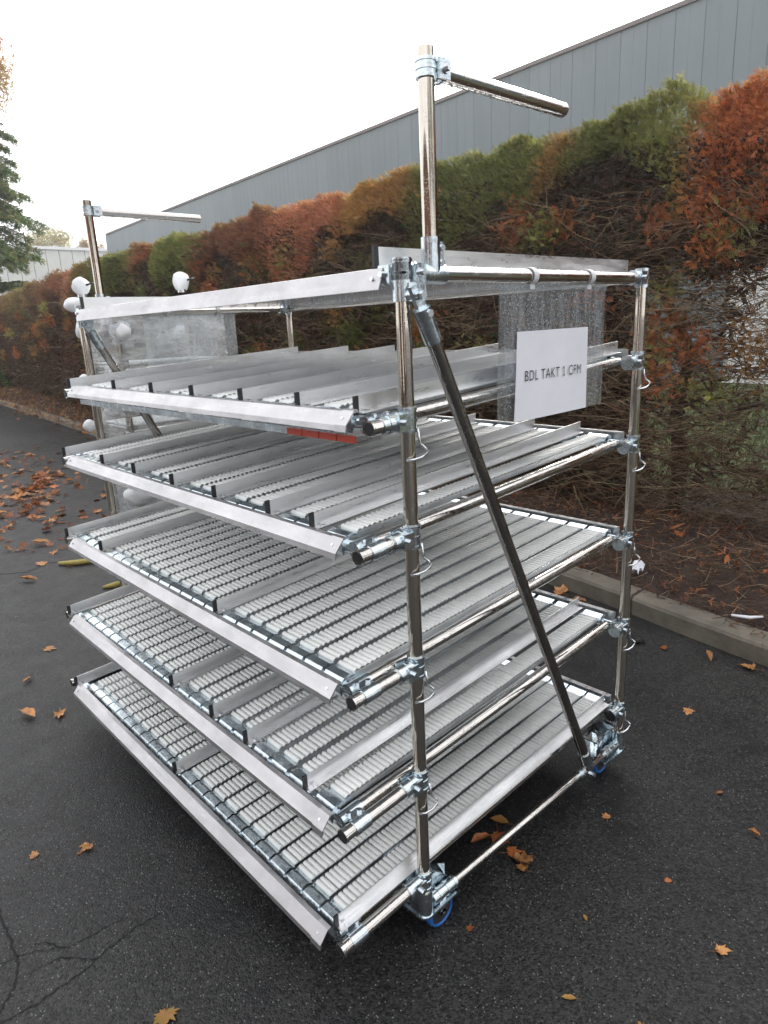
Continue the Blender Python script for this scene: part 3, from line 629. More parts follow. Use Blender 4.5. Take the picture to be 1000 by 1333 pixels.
m.add(V, F, 0, True); build(m, 'paper', 'paper', pp)
cu = bpy.data.curves.new('t', 'FONT'); cu.body = 'BDL TAKT 1 CFM'; cu.size = 1; cu.offset = -.006; cu.space_character = 1.13; to = bpy.data.objects.new('t', cu); COL.objects.link(to); bpy.context.view_layer.update()
tme = bpy.data.meshes.new_from_object(to.evaluated_get(bpy.context.evaluated_depsgraph_get())); bpy.data.objects.remove(to)
tv = np.array([v.co[:] for v in tme.vertices]); par = list(range(len(tv)))
def root_(i):
    while par[i] != i: i = par[i]
    return i
for e_ in tme.edges: par[root_(e_.vertices[0])] = root_(e_.vertices[1])
isl = {}
for i in range(len(tv)): isl.setdefault(root_(i), []).append(i)
bar = [q for q in isl.values() if len(q) == 4][0]; bx0, bx1 = tv[bar, 0].min(), tv[bar, 0].max(); tx0, tx1 = tv[:, 0].min(), tv[:, 0].max(); dxb = bx0-5.092
tv[:, 0] -= tv[:, 0].min(); tv[:, 0] /= tv[:, 0].max(); tv[:, 1] -= tv[:, 1].min(); tv[:, 1] /= tv[:, 1].max()
TV = np.c_[.403+tv[:, 0]*.255, np.full(len(tv), -.0142), 1.334+.0255*tv[:, 1]]
EX = [(5.092, .682), (5.092, .575), (4.96, .50), (4.96, .585), (5.01, 0), (5.091, 0), (5.091, .075), (5.01, .075), (5.191, 0), (5.27, 0), (5.27, .075), (5.191, .075)]   # serif strokes of the figure 1
TV = np.r_[TV, np.array([(.403+((bx1 if abs(x-5.191) < .002 else x+dxb)-tx0)/(tx1-tx0)*.255, -.0142, 1.334+.0255*(y+.009)/.70) for x, y in EX])]; nb_ = len(tv)
make_obj('printed_words', TV, [tuple(p.vertices) for p in tme.polygons]+[(nb_+3, nb_+2, nb_+1, nb_), (nb_+4, nb_+5, nb_+6, nb_+7), (nb_+8, nb_+9, nb_+10, nb_+11)], ['ink'], pp)

# ------------------------------------------------------------------ second rack, wrapped in film, behind the left end
wr = empty('wrapped_rack', (.5, 2.5, G)); tag(wr, 'second tube rack wrapped in clear film with white foam caps, behind the left end', 'wrapped rack')
wx0, wx1, wy0, wy1 = .262, .790, 2.16, 2.50
WH = 1.66
for x, y in ((wx0, wy0), (wx1, wy0), (wx0, wy1), (wx1, wy1)):
    m = MB(); m.tube((x, y, G+.1), (x, y, WH+(.0 if y == wy0 else .02)), TR, 12); build(m, 'post', 'post', wr)
    m = MB(); m.tube((x, y-.012, G+.045), (x, y+.012, G+.045), .045, 20); m.obox((x, y, G+.08), (.03, 0, 0), (0, .02, 0), (0, 0, .025)); build(m, 'castor', 'hub', wr)
for z in (.10, .42, .74, 1.04, 1.33, 1.60):
    for y in (wy0, wy1):
        m = MB(); m.tube((wx0-.03, y, z), (wx1, y, z+.02), TR, 12); build(m, 'rail', 'chrome', wr)
    for x in (wx0+.02, wx1-.02):
        m = MB(); m.tube((x, wy0, z+.02), (x, wy1, z+.02), TR, 12); build(m, 'cross_rail', 'chrome', wr)
    m = MB(); m.box((wx0, wy0+.01, z+.035), (wx1, wy1-.01, z+.04)); build(m, 'shelf_sheet', 'roller', wr)
m = MB(); m.tube((wx0, wy0+.04, 1.5), (wx1-.15, wy0+.04, .2), TR, 12); build(m, 'diagonal_brace', 'chrome', wr)
def foam(c, r, sc=(1, 1, 1)):
    m = MB(); m.ball(c, r, 0, 24, 16, sc, .06); 
    return m
for c, r, sc in (((wx0-.005, 2.5, 1.734), .040, (1, 1, 1.12)), ((wx1-.005, 2.5, 1.760), .044, (1, 1, 1.15)), ((.195, 2.45, 1.648), .038, (1.3, 1, .9)), ((.20, 2.4, 1.53), .036, (1, 1, 1.3)),
                 ((.285, 2.17, 1.515), .045, (1, 1.3, 1.1)), ((.27, 2.18, .735), .052, (1.5, 1.2, 1)), ((.1, 2.2, 1.30), .028, (1, 1, 1.2)), ((.09, 2.2, 1.10), .028, (1, 1, 1)), ((.80, 2.6, 1.5), .04, (1, 1, 1))):
    b = build(foam(c, r, sc), 'foam_cap', 'foam', wr)
    if c[2] > 1.7:
        tp = MB(); tp.tube((c[0], c[1], c[2]-r*1.25), (c[0], c[1], c[2]-r*.75), TR+.006, 14); build(tp, 'tape_band', 'wire', b)
        tp = MB(); tp.path([(c[0]+.01, c[1]-r*.95, c[2]+.004), (c[0]+.035, c[1]-r*1.0, c[2]+.012), (c[0]+.062, c[1]-r*.8, c[2]+.016)], .003, 6, 0, [.005, .004, .003]); build(tp, 'cable_tie', 'cap', b)
def filmwall(p, q, z0, z1, nrm_, name='wrap_film'):
    nx, nz_ = 26, 34; V = []; F = []
    for a in range(nx+1):
        for b in range(nz_+1):
            s_ = a/nx; t = b/nz_; x = p[0]+(q[0]-p[0])*s_; y = p[1]+(q[1]-p[1])*s_
            k = .012*math.sin(t*27+s_*3)+.008*math.sin(t*61+s_*9)+.006*math.sin(s_*23+t*5); k *= math.sin(math.pi*s_)**.4
            V.append((x+nrm_[0]*k, y+nrm_[1]*k, z0+(z1-z0)*t))
    for a in range(nx):
        for b in range(nz_): q_ = a*(nz_+1)+b; F.append((q_, q_+nz_+1, q_+nz_+2, q_+1))
    m = MB(); m.add(V, F, 0, True); build(m, name, 'wrap', wr)
e = .022
filmwall((wx0-.035, wy0-e), (wx1+e, wy0-e), .02, 1.62, (0, -1)); filmwall((wx0-.035, wy1+e), (wx1+e, wy1+e), .02, 1.62, (0, 1)); filmwall((wx0-.035, wy0-e), (wx0-.035, wy1+e), .02, 1.62, (-1, 0)); filmwall((wx1+e, wy0-e), (wx1+e, wy1+e), .02, 1.62, (1, 0))

# ------------------------------------------------------------------ buildings
def bx_(y): return 14.35+.055*(y-6)
bd = empty('dark_warehouse', (bx_(15), 15, G)); tag(bd, 'long grey-blue panel-clad warehouse behind the hedge with a thin roof edge', 'warehouse')
y0_, y1_ = -14, 41.5; BZ = 7.45
m = MB(); V = [(bx_(y0_)+.06, y0_, G-.2), (bx_(y1_)+.06, y1_, G-.2), (bx_(y1_)+18, y1_, G-.2), (bx_(y0_)+18, y0_, G-.2)]
V += [(a, b, BZ-.03) for a, b, _ in V]; m.add(V, [(0, 1, 5, 4), (1, 2, 6, 5), (2, 3, 7, 6), (3, 0, 4, 7), (4, 5, 6, 7)]); build(m, 'core_wall', 'clad', bd)
pw_ = .62; ang = math.atan(.055); proto = None; y = y0_
m = MB(); prof = [(0, 0), (.010, -.006), (.30, -.006), (.305, -.002), (.315, -.002), (.32, -.006), (.61, -.006), (.612, 0)]
while y < y1_-.3:
    if proto is None:
        V = []; 
        for z in (G, BZ-.06):
            for a, b in prof: V.append((bx_(y)+b-.035+a*.055, y+a, z))
        n = len(prof); m.add(V, [(i+1, i, n+i, n+i+1) for i in range(n-1)]); proto = build(m, 'cladding_panel', 'clad', bd); yp = y
    else: dup(proto, (bx_(y)-bx_(yp), y-yp, 0), bd)
    y += pw_
m = MB(); V = [(bx_(y0_)-.09, y0_, BZ-.065), (bx_(y1_)-.09, y1_+.1, BZ-.065), (bx_(y1_)+.3, y1_+.1, BZ-.10), (bx_(y0_)+.3, y0_, BZ-.10)]; V += [(a, b, BZ+.02) for a, b, _ in V]
m.add(V, [(0, 1, 5, 4), (1, 2, 6, 5), (2, 3, 7, 6), (3, 0, 4, 7), (4, 5, 6, 7), (3, 2, 1, 0)]); build(m, 'roof_edge', 'trim', bd)
m = MB(); V = []
ya, yb = 2.6, 4.85
dd = MB(); dd.box((bx_(4)-.16, ya, G), (bx_(4)-.09, yb, 3.1)); door = build(dd, 'loading_door', 'door', bd)
for k in range(6):
    r_ = MB(); r_.box((bx_(4)-.175, ya+.03, G+.05+k*.53), (bx_(4)-.161, yb-.03, G+.05+k*.53+.50)); build(r_, 'door_slat', 'door', door)
wb = empty('white_warehouse', (18, 58, G)); tag(wb, 'low pale ribbed warehouse far away at the left, beyond the hedge', 'warehouse')
m = MB(); m.box((2, 58.2, G), (34, 75, 8.55)); build(m, 'core_wall', 'white_clad', wb); x = 2; proto = None
while x < 34:
    if proto is None: m = MB(); m.box((x, 58.08, G), (x+.95, 58.19, 8.5)); proto = build(m, 'cladding_panel', 'white_clad', wb)
    else: dup(proto, (x-2, 0, 0), wb)
    x += 1
m = MB(); m.box((1.8, 57.95, 8.4), (34.2, 58.3, 8.62)); build(m, 'roof_edge', 'door', wb)

bw = empty('reflection_workshop', (-15, -4, G)); tag(bw, 'unseen dark brick workshop added across the yard for reflections in the chrome', 'workshop')  # unseen building added to give the chrome dark and bright reflections
MT['brick'] = mat('brick_wall', (.13, .06, .045), .85, var=.3, vscale=3)
m = MB(); m.box((-24, -26, G), (-15, 12, 5.2)); build(m, 'wall', 'brick', bw)
m = MB(); m.box((-24.3, -26.3, 5.2), (-14.7, 12.3, 5.5)); build(m, 'roof_edge', 'trim', bw)
for k in range(6):
    yk = -23+k*6; m = MB(); m.box((-15.02, yk, G+.02), (-14.9, yk+3.2, 3.3)); dr = build(m, 'loading_door', 'door' if k % 2 else 'hub', bw)
    m = MB(); m.box((-15.03, yk+3.8, 2.0), (-14.93, yk+5.2, 3.3)); build(m, 'window', 'bore', bw)
# ------------------------------------------------------------------ vegetation generators
def frames(D, roll):
    D = D/np.linalg.norm(D, axis=1, keepdims=True); U = np.cross(D, np.array([0.13, .21, .97])); U /= np.linalg.norm(U, axis=1, keepdims=True); W = np.cross(D, U)
    c, s_ = np.cos(roll)[:, None], np.sin(roll)[:, None]; return D, U*c+W*s_, W*c-U*s_
def spray_template(k=3):
    V = [(0, -.02, 0), (1, 0, -.05), (0, .02, 0)]; F = [(0, 1, 2)]
    for i in range(k):
        t = .12+.72*i/k; l_ = .42*(1-t*.55)
        for sg in (-1, 1):
            n = len(V); V += [(t, 0, 0), (t+l_*.45, sg*l_*.42, .02), (t+l_*.95, sg*l_*.62, -.05), (t+l_*.62, sg*l_*.18, 0)]; F += [(n, n+1, n+2), (n, n+2, n+3)]
    return np.array(V), np.array(F)
SP3 = spray_template(3); SP1 = spray_template(1)
def sprays(P, D, L_, tintv, tpl=SP3, wide=1.):
    n = len(P); D, U, W = frames(D, RN.uniform(0, 2*np.pi, n)); V, F = tpl
    w_ = wide*RN.uniform(.7, 1.2, n)
    X = P[:, None]+D[:, None]*(V[None, :, 0:1]*L_[:, None, None])+U[:, None]*(V[None, :, 1:2]*(L_*w_)[:, None, None])+W[:, None]*((V[None, :, 2:3]+.25*(V[None, :, 0:1]**2-.3)*RN.uniform(-1, 1, n)[:, None, None])*L_[:, None, None])
    nv = len(V); return X.reshape(-1, 3), (F[None]+(np.arange(n)*nv)[:, None, None]).reshape(-1, 3), np.repeat(tintv, nv, 0)
def twigs(P, D, L_, r, tintv, seg=4, sag=.25, wob=.12):
    """curved tapering three-sided twigs"""
    n = len(P); D, U, W = frames(D, RN.uniform(0, 2*np.pi, n)); pts = []
    cur = P.copy(); d = D.copy()
    for k in range(seg+1):
        pts.append(cur.copy()); d = d+RN.normal(0, wob, (n, 3)); d[:, 2] -= sag/seg*RN.uniform(-.5, 1.5, n); d /= np.linalg.norm(d, axis=1, keepdims=True); cur = cur+d*(L_/seg)[:, None]
    X = []
    for k, p in enumerate(pts):
        rr = r*(1-k/(seg+.3))
        for j in range(3):
            a = 2*math.pi*j/3; X.append(p+(U*math.cos(a)+W*math.sin(a))*rr[:, None])
    X = np.stack(X, 1); F = []
    for k in range(seg):
        for j in range(3):
            a = k*3+j; b = k*3+(j+1) % 3; F += [(a, b, b+3), (a, b+3, a+3)]
    F = np.array(F); nv = X.shape[1]
    return X.reshape(-1, 3), (F[None]+(np.arange(n)*nv)[:, None, None]).reshape(-1, 3), np.repeat(tintv, nv, 0), np.stack(pts, 1)
def join(parts):
    V = []; F = []; T = []; o = 0
    for v, f, t in parts: V.append(v); F.append(f+o); T.append(t); o += len(v)
    return np.concatenate(V), np.concatenate(F), np.concatenate(T)
GREEN = np.array([.20, .215, .062]); YG = np.array([.44, .42, .13]); ORANGE = np.array([.62, .22, .085]); PINK = np.array([.62, .27, .15]); OCH = np.array([.46, .25, .08]); RUST = np.array([.20, .085, .045]); DEAD = np.array([.10, .058, .036]); TW = np.array([.32, .23, .14]); DGREEN = np.array([.04, .07, .025])
ZN = [(-9, ORANGE), (.90, ORANGE), (1.06, GREEN*.6+YG*.4), (1.6, GREEN), (1.75, GREEN), (1.9, ORANGE*.5+GREEN*.5), (2.05, GREEN), (3.3, GREEN*1.05), (3.5, OCH), (4.2, OCH*1.1), (4.5, PINK), (5.3, PINK), (5.6, RUST*1.5), (7.0, RUST*1.3), (7.4, GREEN*1.2), (8.3, GREEN*1.2), (8.8, PINK*.8), (9.4, GREEN), (11.2, GREEN), (12.2, PINK*.7), (14, RUST*1.2), (18, GREEN*.6+RUST*.6), (24, RUST*1.3), (36, RUST)]
def zone(y): return np.stack([np.interp(y, [a for a, _ in ZN], [c[k] for _, c in ZN]) for k in range(3)], -1)
def topz(y): return 2.73+.025*np.sin(y*2.3+1)+.022*np.sin(y*5.7)+.025*np.sin(y*11.3)+.015*np.sin(y*23.)+.11*np.exp(-((y-1.12)/.12)**2)-.05*np.exp(-((y-1.0)/.06)**2)
hxv = np.vectorize(hx)
def face_x(y, z):   # front surface of the hedge
    b = hxv(y); return b-.10*np.sin(np.clip(z, 0, 2.8)/2.8*np.pi)+.06*np.sin(y*3.1+z*2.3)+.05*np.sin(y*7.3-z*4.1)+np.where(z > 2.45, (z-2.45)*.45, 0)+np.where(z < .7, (.7-z)*.35, 0)
WL = ['orange-crowned', 'green-crowned', 'ochre-crowned', 'pink-orange-crowned', 'brown', 'yellow-green-crowned']
def hedge_plant(y, wd, near, label):
    o = empty('hedge_shrub', (hx(y)+.45, y, vz(hx(y), y))); tag(o, label, 'hedge shrub', 'conifer shrubs of the long clipped hedge')
    hxo = hx(y)
    # trunk
    tm = MB(); bx0 = hxo+.45+random.uniform(-.06, .06); by0 = y+random.uniform(-.05, .05)
    pts = [(bx0+random.uniform(-.04, .04)*k, by0+random.uniform(-.05, .05)*k, -.06+k*.42) for k in range(7)]; tm.path(pts, .05, 9, 0, [.062*(1-k/8.5) for k in range(7)])
    for k in range(7 if near else 3):
        b = Vector(pts[1+k % 5]); a2 = random.choice((-1, 1)); tm.path([b, b+Vector((-.12, a2*.12, .10)), b+Vector((-.28, a2*.28, .14+random.uniform(-.1, .1))), b+Vector((-.42, a2*.40, .10+random.uniform(-.15, .2)))], .02, 6, 0, [.022, .017, .012, .006])
    build(tm, 'trunk', 'bark', o)
    f = 1.0 if near == 2 else (.6 if near == 1 else .30); Lm = 1.0 if near == 2 else (1.25 if near == 1 else 1.9); tpl = SP3 if near else SP1
    sparse = y < 1.3
    parts = []; W2 = wd*.62
    # live crown band on top and upper face
    n = int((6500 if near else 2600)*f); yy = y+RN.uniform(-W2, W2, n); tz = topz(yy); band = .37+.20*np.sin(yy*2.7)+.12*np.sin(yy*6.1+2)
    band = band+.12
    if y < 1.0: band = band+.22
    u = RN.random(n); onface = u < .55
    zz = np.where(onface, tz-band*RN.random(n)**1.4, tz-.03-.10*RN.random(n)); fx = face_x(yy, zz)
    xx = np.where(onface, fx+.16*RN.random(n)**1.5-.02, face_x(yy, tz)+RN.random(n)*.85)
    P = np.c_[xx, yy, zz]; D = np.c_[np.where(onface, -1, -.2)+RN.normal(0, .35, n), RN.normal(0, .5, n), np.where(onface, .35, 1.)+RN.normal(0, .35, n)]
    patch = np.sin(yy*9.1+zz*5.3)+np.sin(yy*4.3-zz*11+1.3)
    c = zone(yy); c = np.where((patch > 1.2)[:, None]*(zone(yy)[:, :1] < .2), .5*c+.5*OCH, c)
    hi = np.clip((zz-(tz-.07))/.07, 0, 1)[:, None]*(RN.random((n, 1)) < .6); c = c*(1-hi*.6)+hi*.6*(c*.6+YG*.7)  # top rim sprays made paler and yellower, a highlight painted into the tint
    c = c*RN.uniform(.65, 1.35, (n, 1))*RN.uniform(.9, 1.1, (n, 3))
    parts.append(sprays(P, D, RN.uniform(.035, .078, n)*(Lm if near else Lm*1.4), c, tpl, .8))
    # mixed tufts lower on the face
    nt_ = 9 if near else 3; 
    for _ in range(nt_):
        cy, cz = y+random.uniform(-W2, W2), random.uniform(.9, 2.25); cc = random.choice([GREEN, YG, ORANGE, ORANGE*.8, OCH, GREEN*.8]) if not sparse else random.choice([ORANGE, ORANGE, OCH, YG]); k = int(130*f)+8
        q = RN.normal(0, .07, (k, 3))*np.array([.5, 1.2, 1])+np.array([float(face_x(np.array(cy), np.array(cz)))+.03, cy, cz])
        parts.append(sprays(q, np.c_[-.6+RN.normal(0, .4, k), RN.normal(0, .6, k), .4+RN.normal(0, .4, k)], RN.uniform(.04, .075, k)*(Lm if near else Lm*1.4), cc*RN.uniform(.6, 1.2, (k, 1)), tpl))
    # dead brown foliage filling the body
    n = int((2200 if sparse else 5600)*f); yy = y+RN.uniform(-W2, W2, n); zz = RN.uniform(.0, 1, n)**.9*2.5; zz = np.where(sparse & (zz < 1.7) & (RN.random(n) < (.80 if y < .6 else .66)), zz*0+1.7+RN.random(n)*.8, zz) if sparse else zz
    P = np.c_[face_x(yy, zz)+.05+.55*RN.random(n)**1.2, yy, zz]; c = (DEAD*(1-RN.random((n, 1))*.5)+RUST*RN.random((n, 1))*.35)
    c = np.where(RN.random((n, 1)) < .10, DGREEN*1.3, c); far_mix = 0 if near else .5; c = c*(1-far_mix)+zone(yy)*far_mix*.6
    n2 = int((900 if sparse else 3000)*f); y2 = y+RN.uniform(-W2, W2, n2); z2 = RN.uniform(.05, 2.6, n2); z2 = np.where((RN.random(n2) < (.80 if y < .6 else .62)) & (z2 < 1.75), 1.75+RN.random(n2)*.8, z2) if sparse else z2
    P2 = np.c_[face_x(y2, z2)+.30+.5*RN.random(n2), y2, z2]; parts.append(sprays(P2, np.c_[RN.normal(0, .5, n2), RN.normal(0, 1, n2), RN.normal(0, .6, n2)], RN.uniform(.14, .24, n2)*Lm, DEAD*RN.uniform(.4, .9, (n2, 1)), SP1, 1.5))
    parts.append(sprays(P, np.c_[-.5+RN.normal(0, .6, n), RN.normal(0, .9, n), RN.normal(0, .5, n)-.1], RN.uniform(.07, .13, n)*Lm, c, tpl, .7))
    v, fa, t = join(parts); make_obj('crown', v, fa, ['leafy'], o, tint=t, tris=True)
    # bare twigs
    n = int((900 if near == 2 else 420 if near else 90)*(1.0 if not sparse else (1.25 if y < .6 else 1.2))); yy = y+RN.uniform(-W2, W2, n); zz = RN.uniform(.0, 2.25, n)
    P = np.c_[face_x(yy, zz)+.28*RN.random(n)+.03, yy, zz]; sgn = np.sign(RN.random(n)-.5)
    D = np.c_[-.25+RN.normal(0, .3, n), sgn*(.8+RN.random(n)*.5), .12+RN.normal(0, .3, n)]; L_ = RN.uniform(.14, .55, n)
    c = TW*RN.uniform(.3, 1.3, (n, 1)); c = np.where(RN.random((n, 1)) < .12, np.array([.22, .17, .10]), c); c = np.where(RN.random((n, 1)) < .25, RUST*.9, c)
    a, b_, c_, pts_ = twigs(P, D, L_, RN.uniform(.0018, .0050, n)*(1 if near else 2.2), c); prt = [(a, b_, c_)]
    if near:
        k = 3 if near == 2 else 2
        for s_ in range(k):     # side shoots off the twigs
            q = pts_[:, 1+s_]; d2 = pts_[:, 2+s_]-pts_[:, 1+s_]; d2 = d2/np.linalg.norm(d2, axis=1, keepdims=True)+RN.normal(0, .6, (n, 3)); a, b_, c_, _ = twigs(q, d2, L_*.4, RN.uniform(.0010, .0022, n), c, 2, .3, .2); prt.append((a, b_, c_))
    v, fa, t = join(prt); make_obj('twigs', v, fa, ['twig'], o, tint=t, tris=True, kind='stuff')
# positions along the hedge; labels say where each stands
HS = [(-1.6, 'rust-orange hedge shrub past the right edge of view, last of the hedge'),
      (-.6, 'orange hedge shrub with bare open twigs, lowest gaps at the right border'),
      (.35, 'bright orange-topped hedge shrub at the right, wide gaps between its bare lower twigs'),
      (1.15, 'hedge shrub with a yellow-green tuft poking above the line beside the orange foliage'),
      (1.95, 'green hedge shrub with an orange patch, seen just right of the near mast arm tip'),
      (2.75, 'green-topped hedge shrub seen behind the near mast arm'),
      (3.6, 'ochre and orange hedge shrub right behind the near upright mast'),
      (4.5, 'pale pink-orange hedge shrub left of the near upright mast'),
      (5.4, 'pinkish-brown hedge shrub, second to the left of the near mast'),
      (6.3, 'dead reddish-brown hedge shrub between the pink foliage and the green one'),
      (7.3, 'yellow-green hedge shrub above the right foam-capped post of the wrapped rack'),
      (8.3, 'green hedge shrub just left of the foam-capped post, beside the yellow-green one'),
      (9.3, 'rusty pink hedge shrub between two green ones near the far mast'),
      (10.3, 'green hedge shrub directly right of the far mast'), (11.4, 'green hedge shrub behind the far mast'),
      (12.6, 'pink-brown hedge shrub just left of the far mast'), (13.9, 'rust-brown hedge shrub over the left end of the rack'), (15.3, 'rust hedge shrub where the hedge begins to bend away'),
      (16.8, 'dull green and brown hedge shrub left of the bend'), (18.4, 'mottled brown hedge shrub under the pale warehouse'), (20.1, 'brown hedge shrub at the left border above the leaf pile'),
      (22, 'reddish hedge shrub at the far left border'), (24, 'far reddish hedge shrub below the conifer'), (26.2, 'farthest brown hedge shrub at the left end')]
for k, (y, lab) in enumerate(HS):
    nxt = HS[k+1][0] if k+1 < len(HS) else y+2.2; prv = HS[k-1][0] if k else y-1
    hedge_plant(y, (nxt-prv)/2, 2 if y < 6 else (1 if y < 12 else 0), lab)

# ---- verge litter, grass
def onverge(n, y0, y1, x0, x1):
    y = y0+(y1-y0)*RN.random(n); x = np.vectorize(kx)(y)+KW+x0+(x1-x0)*RN.random(n); z = np.array([vz(a, b) for a, b in zip(x, y)]); return np.c_[x, y, z]
parts = []
n = 9000; P = onverge(n, -1.2, 5.5, -.045, 1.5); P[:, 2] += .008+.03*RN.random(n)
a, b, c, _ = twigs(P, np.c_[RN.normal(0, 1, n), RN.normal(0, 1, n), RN.normal(.05, .16, n)], RN.uniform(.03, .22, n), RN.uniform(.0012, .0035, n), (DEAD*RN.uniform(.5, 2.2, (n, 1))+np.where(RN.random((n, 1)) < .2, TW*.8, 0*TW)), 3, .15, .2); parts.append((a, b, c))
n = 3000; P = onverge(n, 5.5, 26, 0, 1.2); P[:, 2] += .03
a, b, c, _ = twigs(P, np.c_[RN.normal(0, 1, n), RN.normal(0, 1, n), RN.normal(.05, .2, n)], RN.uniform(.08, .3, n), RN.uniform(.004, .01, n), DEAD*RN.uniform(.5, 2.2, (n, 1)), 2, .15, .2); parts.append((a, b, c))
v, f, t = join(parts); tag(make_obj('twig_litter', v, f, ['twig'], tint=t, tris=True), 'dark dead twigs and needles covering the verge between kerb and hedge', 'twig litter', kind='stuff')
parts = []; n = 2600; P = onverge(n, -1.2, 6, -.06, 1.5); P[:, 2] += .02+.03*RN.random(n); c = np.where(RN.random((n, 1)) < .25, ORANGE*.8, RUST)*RN.uniform(.4, 1.3, (n, 1))
parts.append(sprays(P, np.c_[RN.normal(0, 1, n), RN.normal(0, 1, n), RN.normal(0, .2, n)], RN.uniform(.03, .09, n), c, SP1, 1.8))
n = 3500; P = onverge(n, 6, 27, -.25, 1.1); P[:, 2] += .03; c = np.where(RN.random((n, 1)) < .5, OCH*1.1, RUST*1.3)*RN.uniform(.5, 1.4, (n, 1))
parts.append(sprays(P, np.c_[RN.normal(0, 1, n), RN.normal(0, 1, n), RN.normal(0, .25, n)], RN.uniform(.06, .15, n), c, SP1, 2.2))
v, f, t = join(parts); tag(make_obj('leaf_litter', v, f, ['leafy'], tint=t, tris=True), 'rusty leaf scraps scattered over the twig-strewn verge', 'leaf litter', kind='stuff')
n = 26000; y = RN.uniform(-2, 9, n); x = hxv(y)+.9+RN.random(n)**1.5*7; P = np.c_[x, y, np.full(n, KT-.01)]
a, b, c, _ = twigs(P, np.c_[RN.normal(0, .25, n), RN.normal(0, .25, n), np.ones(n)], RN.uniform(.04, .10, n)*(1+(x-4)*.12), RN.uniform(.003, .006, n), np.array([.12, .16, .045])*RN.uniform(.5, 1.5, (n, 1)), 1, 0, .2)
tag(make_obj('grass', a, b, ['leafy'], tint=c, tris=True), 'green lawn seen through the gaps under the hedge', 'grass', kind='stuff')

# ---- trees at the left
def fir(base, h, seed, label):
    o = empty('fir_tree', base); tag(o, label, 'fir tree'); base = Vector(base); tm = MB(); tm.path([base+Vector((0, 0, h*k/6)) for k in range(7)], .2, 10, 0, [.28*(1-k/6.6) for k in range(7)])
    P = []; D = []; L_ = []
    z = .8
    while z < h-.3:
        R_ = 2.5*(1-z/h)**.38+.2; nb = 9
        for k in range(nb):
            a = random.uniform(0, 2*math.pi); q0 = base+Vector((0, 0, z)); R2 = R_*random.uniform(.65, 1.15)
            q1 = q0+Vector((math.cos(a)*R2*.6, math.sin(a)*R2*.6, R2*.05)); q2 = q0+Vector((math.cos(a)*R2, math.sin(a)*R2, -R2*.14)); tm.path([q0, q1, q2], .02, 5, 0, [.035, .02, .008])
            m_ = int(110*R2)+20
            for _ in range(m_):
                s_ = random.random()**.7; p = q0.lerp(q1, s_/.6) if s_ < .6 else q1.lerp(q2, (s_-.6)/.4); sd = random.choice((-1, 1)); ww = random.uniform(0, .38)*(1.1-s_*.6)
                p = p+Vector((-math.sin(a)*sd*ww, math.cos(a)*sd*ww, -random.uniform(0, .16))); P.append(p); D.append((math.cos(a)*.7-math.sin(a)*sd*.8, math.sin(a)*.7+math.cos(a)*sd*.8, -random.uniform(.1, .7))); L_.append(random.uniform(.18, .38))
        z += .38
    build(tm, 'trunk', 'bark', o); P = np.array(P); n = len(P); c = np.where(RN.random((n, 1)) < .3, YG*.8, np.array([.10, .19, .05]))*RN.uniform(.6, 1.4, (n, 1))
    v, f, t = sprays(P, np.array(D), np.array(L_), c, SP1, 1.1); make_obj('crown', v, f, ['leafy'], o, tint=t, tris=True)
def broadleaf(base, h, cr, cz, cols, label, nl=5200, ls=.22):
    o = empty('deciduous_tree', base); tag(o, label, 'tree', 'broadleaf trees beyond the hedge'); base = Vector(base); tm = MB(); tm.path([base, base+Vector((.1, 0, h*.3)), base+Vector((-.05, .1, h*.6)), base+Vector((0, 0, h*.9))], .2, 9, 0, [.26, .2, .13, .04])
    P = []; 
    for k in range(26):
        a = random.uniform(0, 6.28); e_ = random.uniform(-.5, 1); q = base+Vector((math.cos(a)*cr*.75*math.cos(e_), math.sin(a)*cr*.75*math.cos(e_), cz+cr*.8*math.sin(e_)))
        s0 = base+Vector((0, 0, h*random.uniform(.35, .7))); tm.path([s0, s0.lerp(q, .5)+Vector((0, 0, -.1)), q], .03, 5, 0, [.07, .04, .012]); rr = cr*random.uniform(.3, .5)
        m_ = nl//26; d = RN.normal(0, 1, (m_, 3)); d /= np.linalg.norm(d, axis=1, keepdims=True); P.append(np.array(q)+d*rr*RN.random((m_, 1))**.5)
    P = np.concatenate(P); n = len(P); build(tm, 'trunk', 'bark', o); pick = RN.integers(0, len(cols), n); c = np.array(cols)[pick]*RN.uniform(.6, 1.4, (n, 1))
    v, f, t = sprays(P, RN.normal(0, 1, (n, 3)), RN.uniform(.6, 1.2, n)*ls, c, SP1, 1.4); make_obj('crown', v, f, ['leafy'], o, tint=t, tris=True)
fir((5.35, 26, G), 11.0, 1, 'drooping green fir at the left border in front of the pale warehouse')
broadleaf((5.0, 24.2, G), 11.5, 1.9, 9.4, [OCH, YG, ORANGE*.8], 'tall tree with orange leaves reaching in at the upper left border')
broadleaf((25.5, 80, G), 12.6, 3.2, 10.2, [YG, YG*.9, OCH, GREEN], 'yellow-green tree top showing over the pale warehouse beside the fir', 5200, .40)
broadleaf((30.0, 80, G), 12.0, 1.8, 10.7, [YG*.8, OCH, OCH*.8], 'small ochre tree top over the roof of the pale warehouse', 3000, .36)

for k in range(5): broadleaf((-9+k*4.6+random.uniform(-.5, .5), -13-random.uniform(0, 2), G), 7.5, 2.2, 5.2, [GREEN*.7, YG*.5, RUST], ['tall tree', 'broad tree', 'round-crowned tree', 'thin tree', 'dark tree'][k]+' added unseen behind the photographer for reflections in the chrome', 2600, .34)  # unseen trees, added with the workshop for the posts to reflect
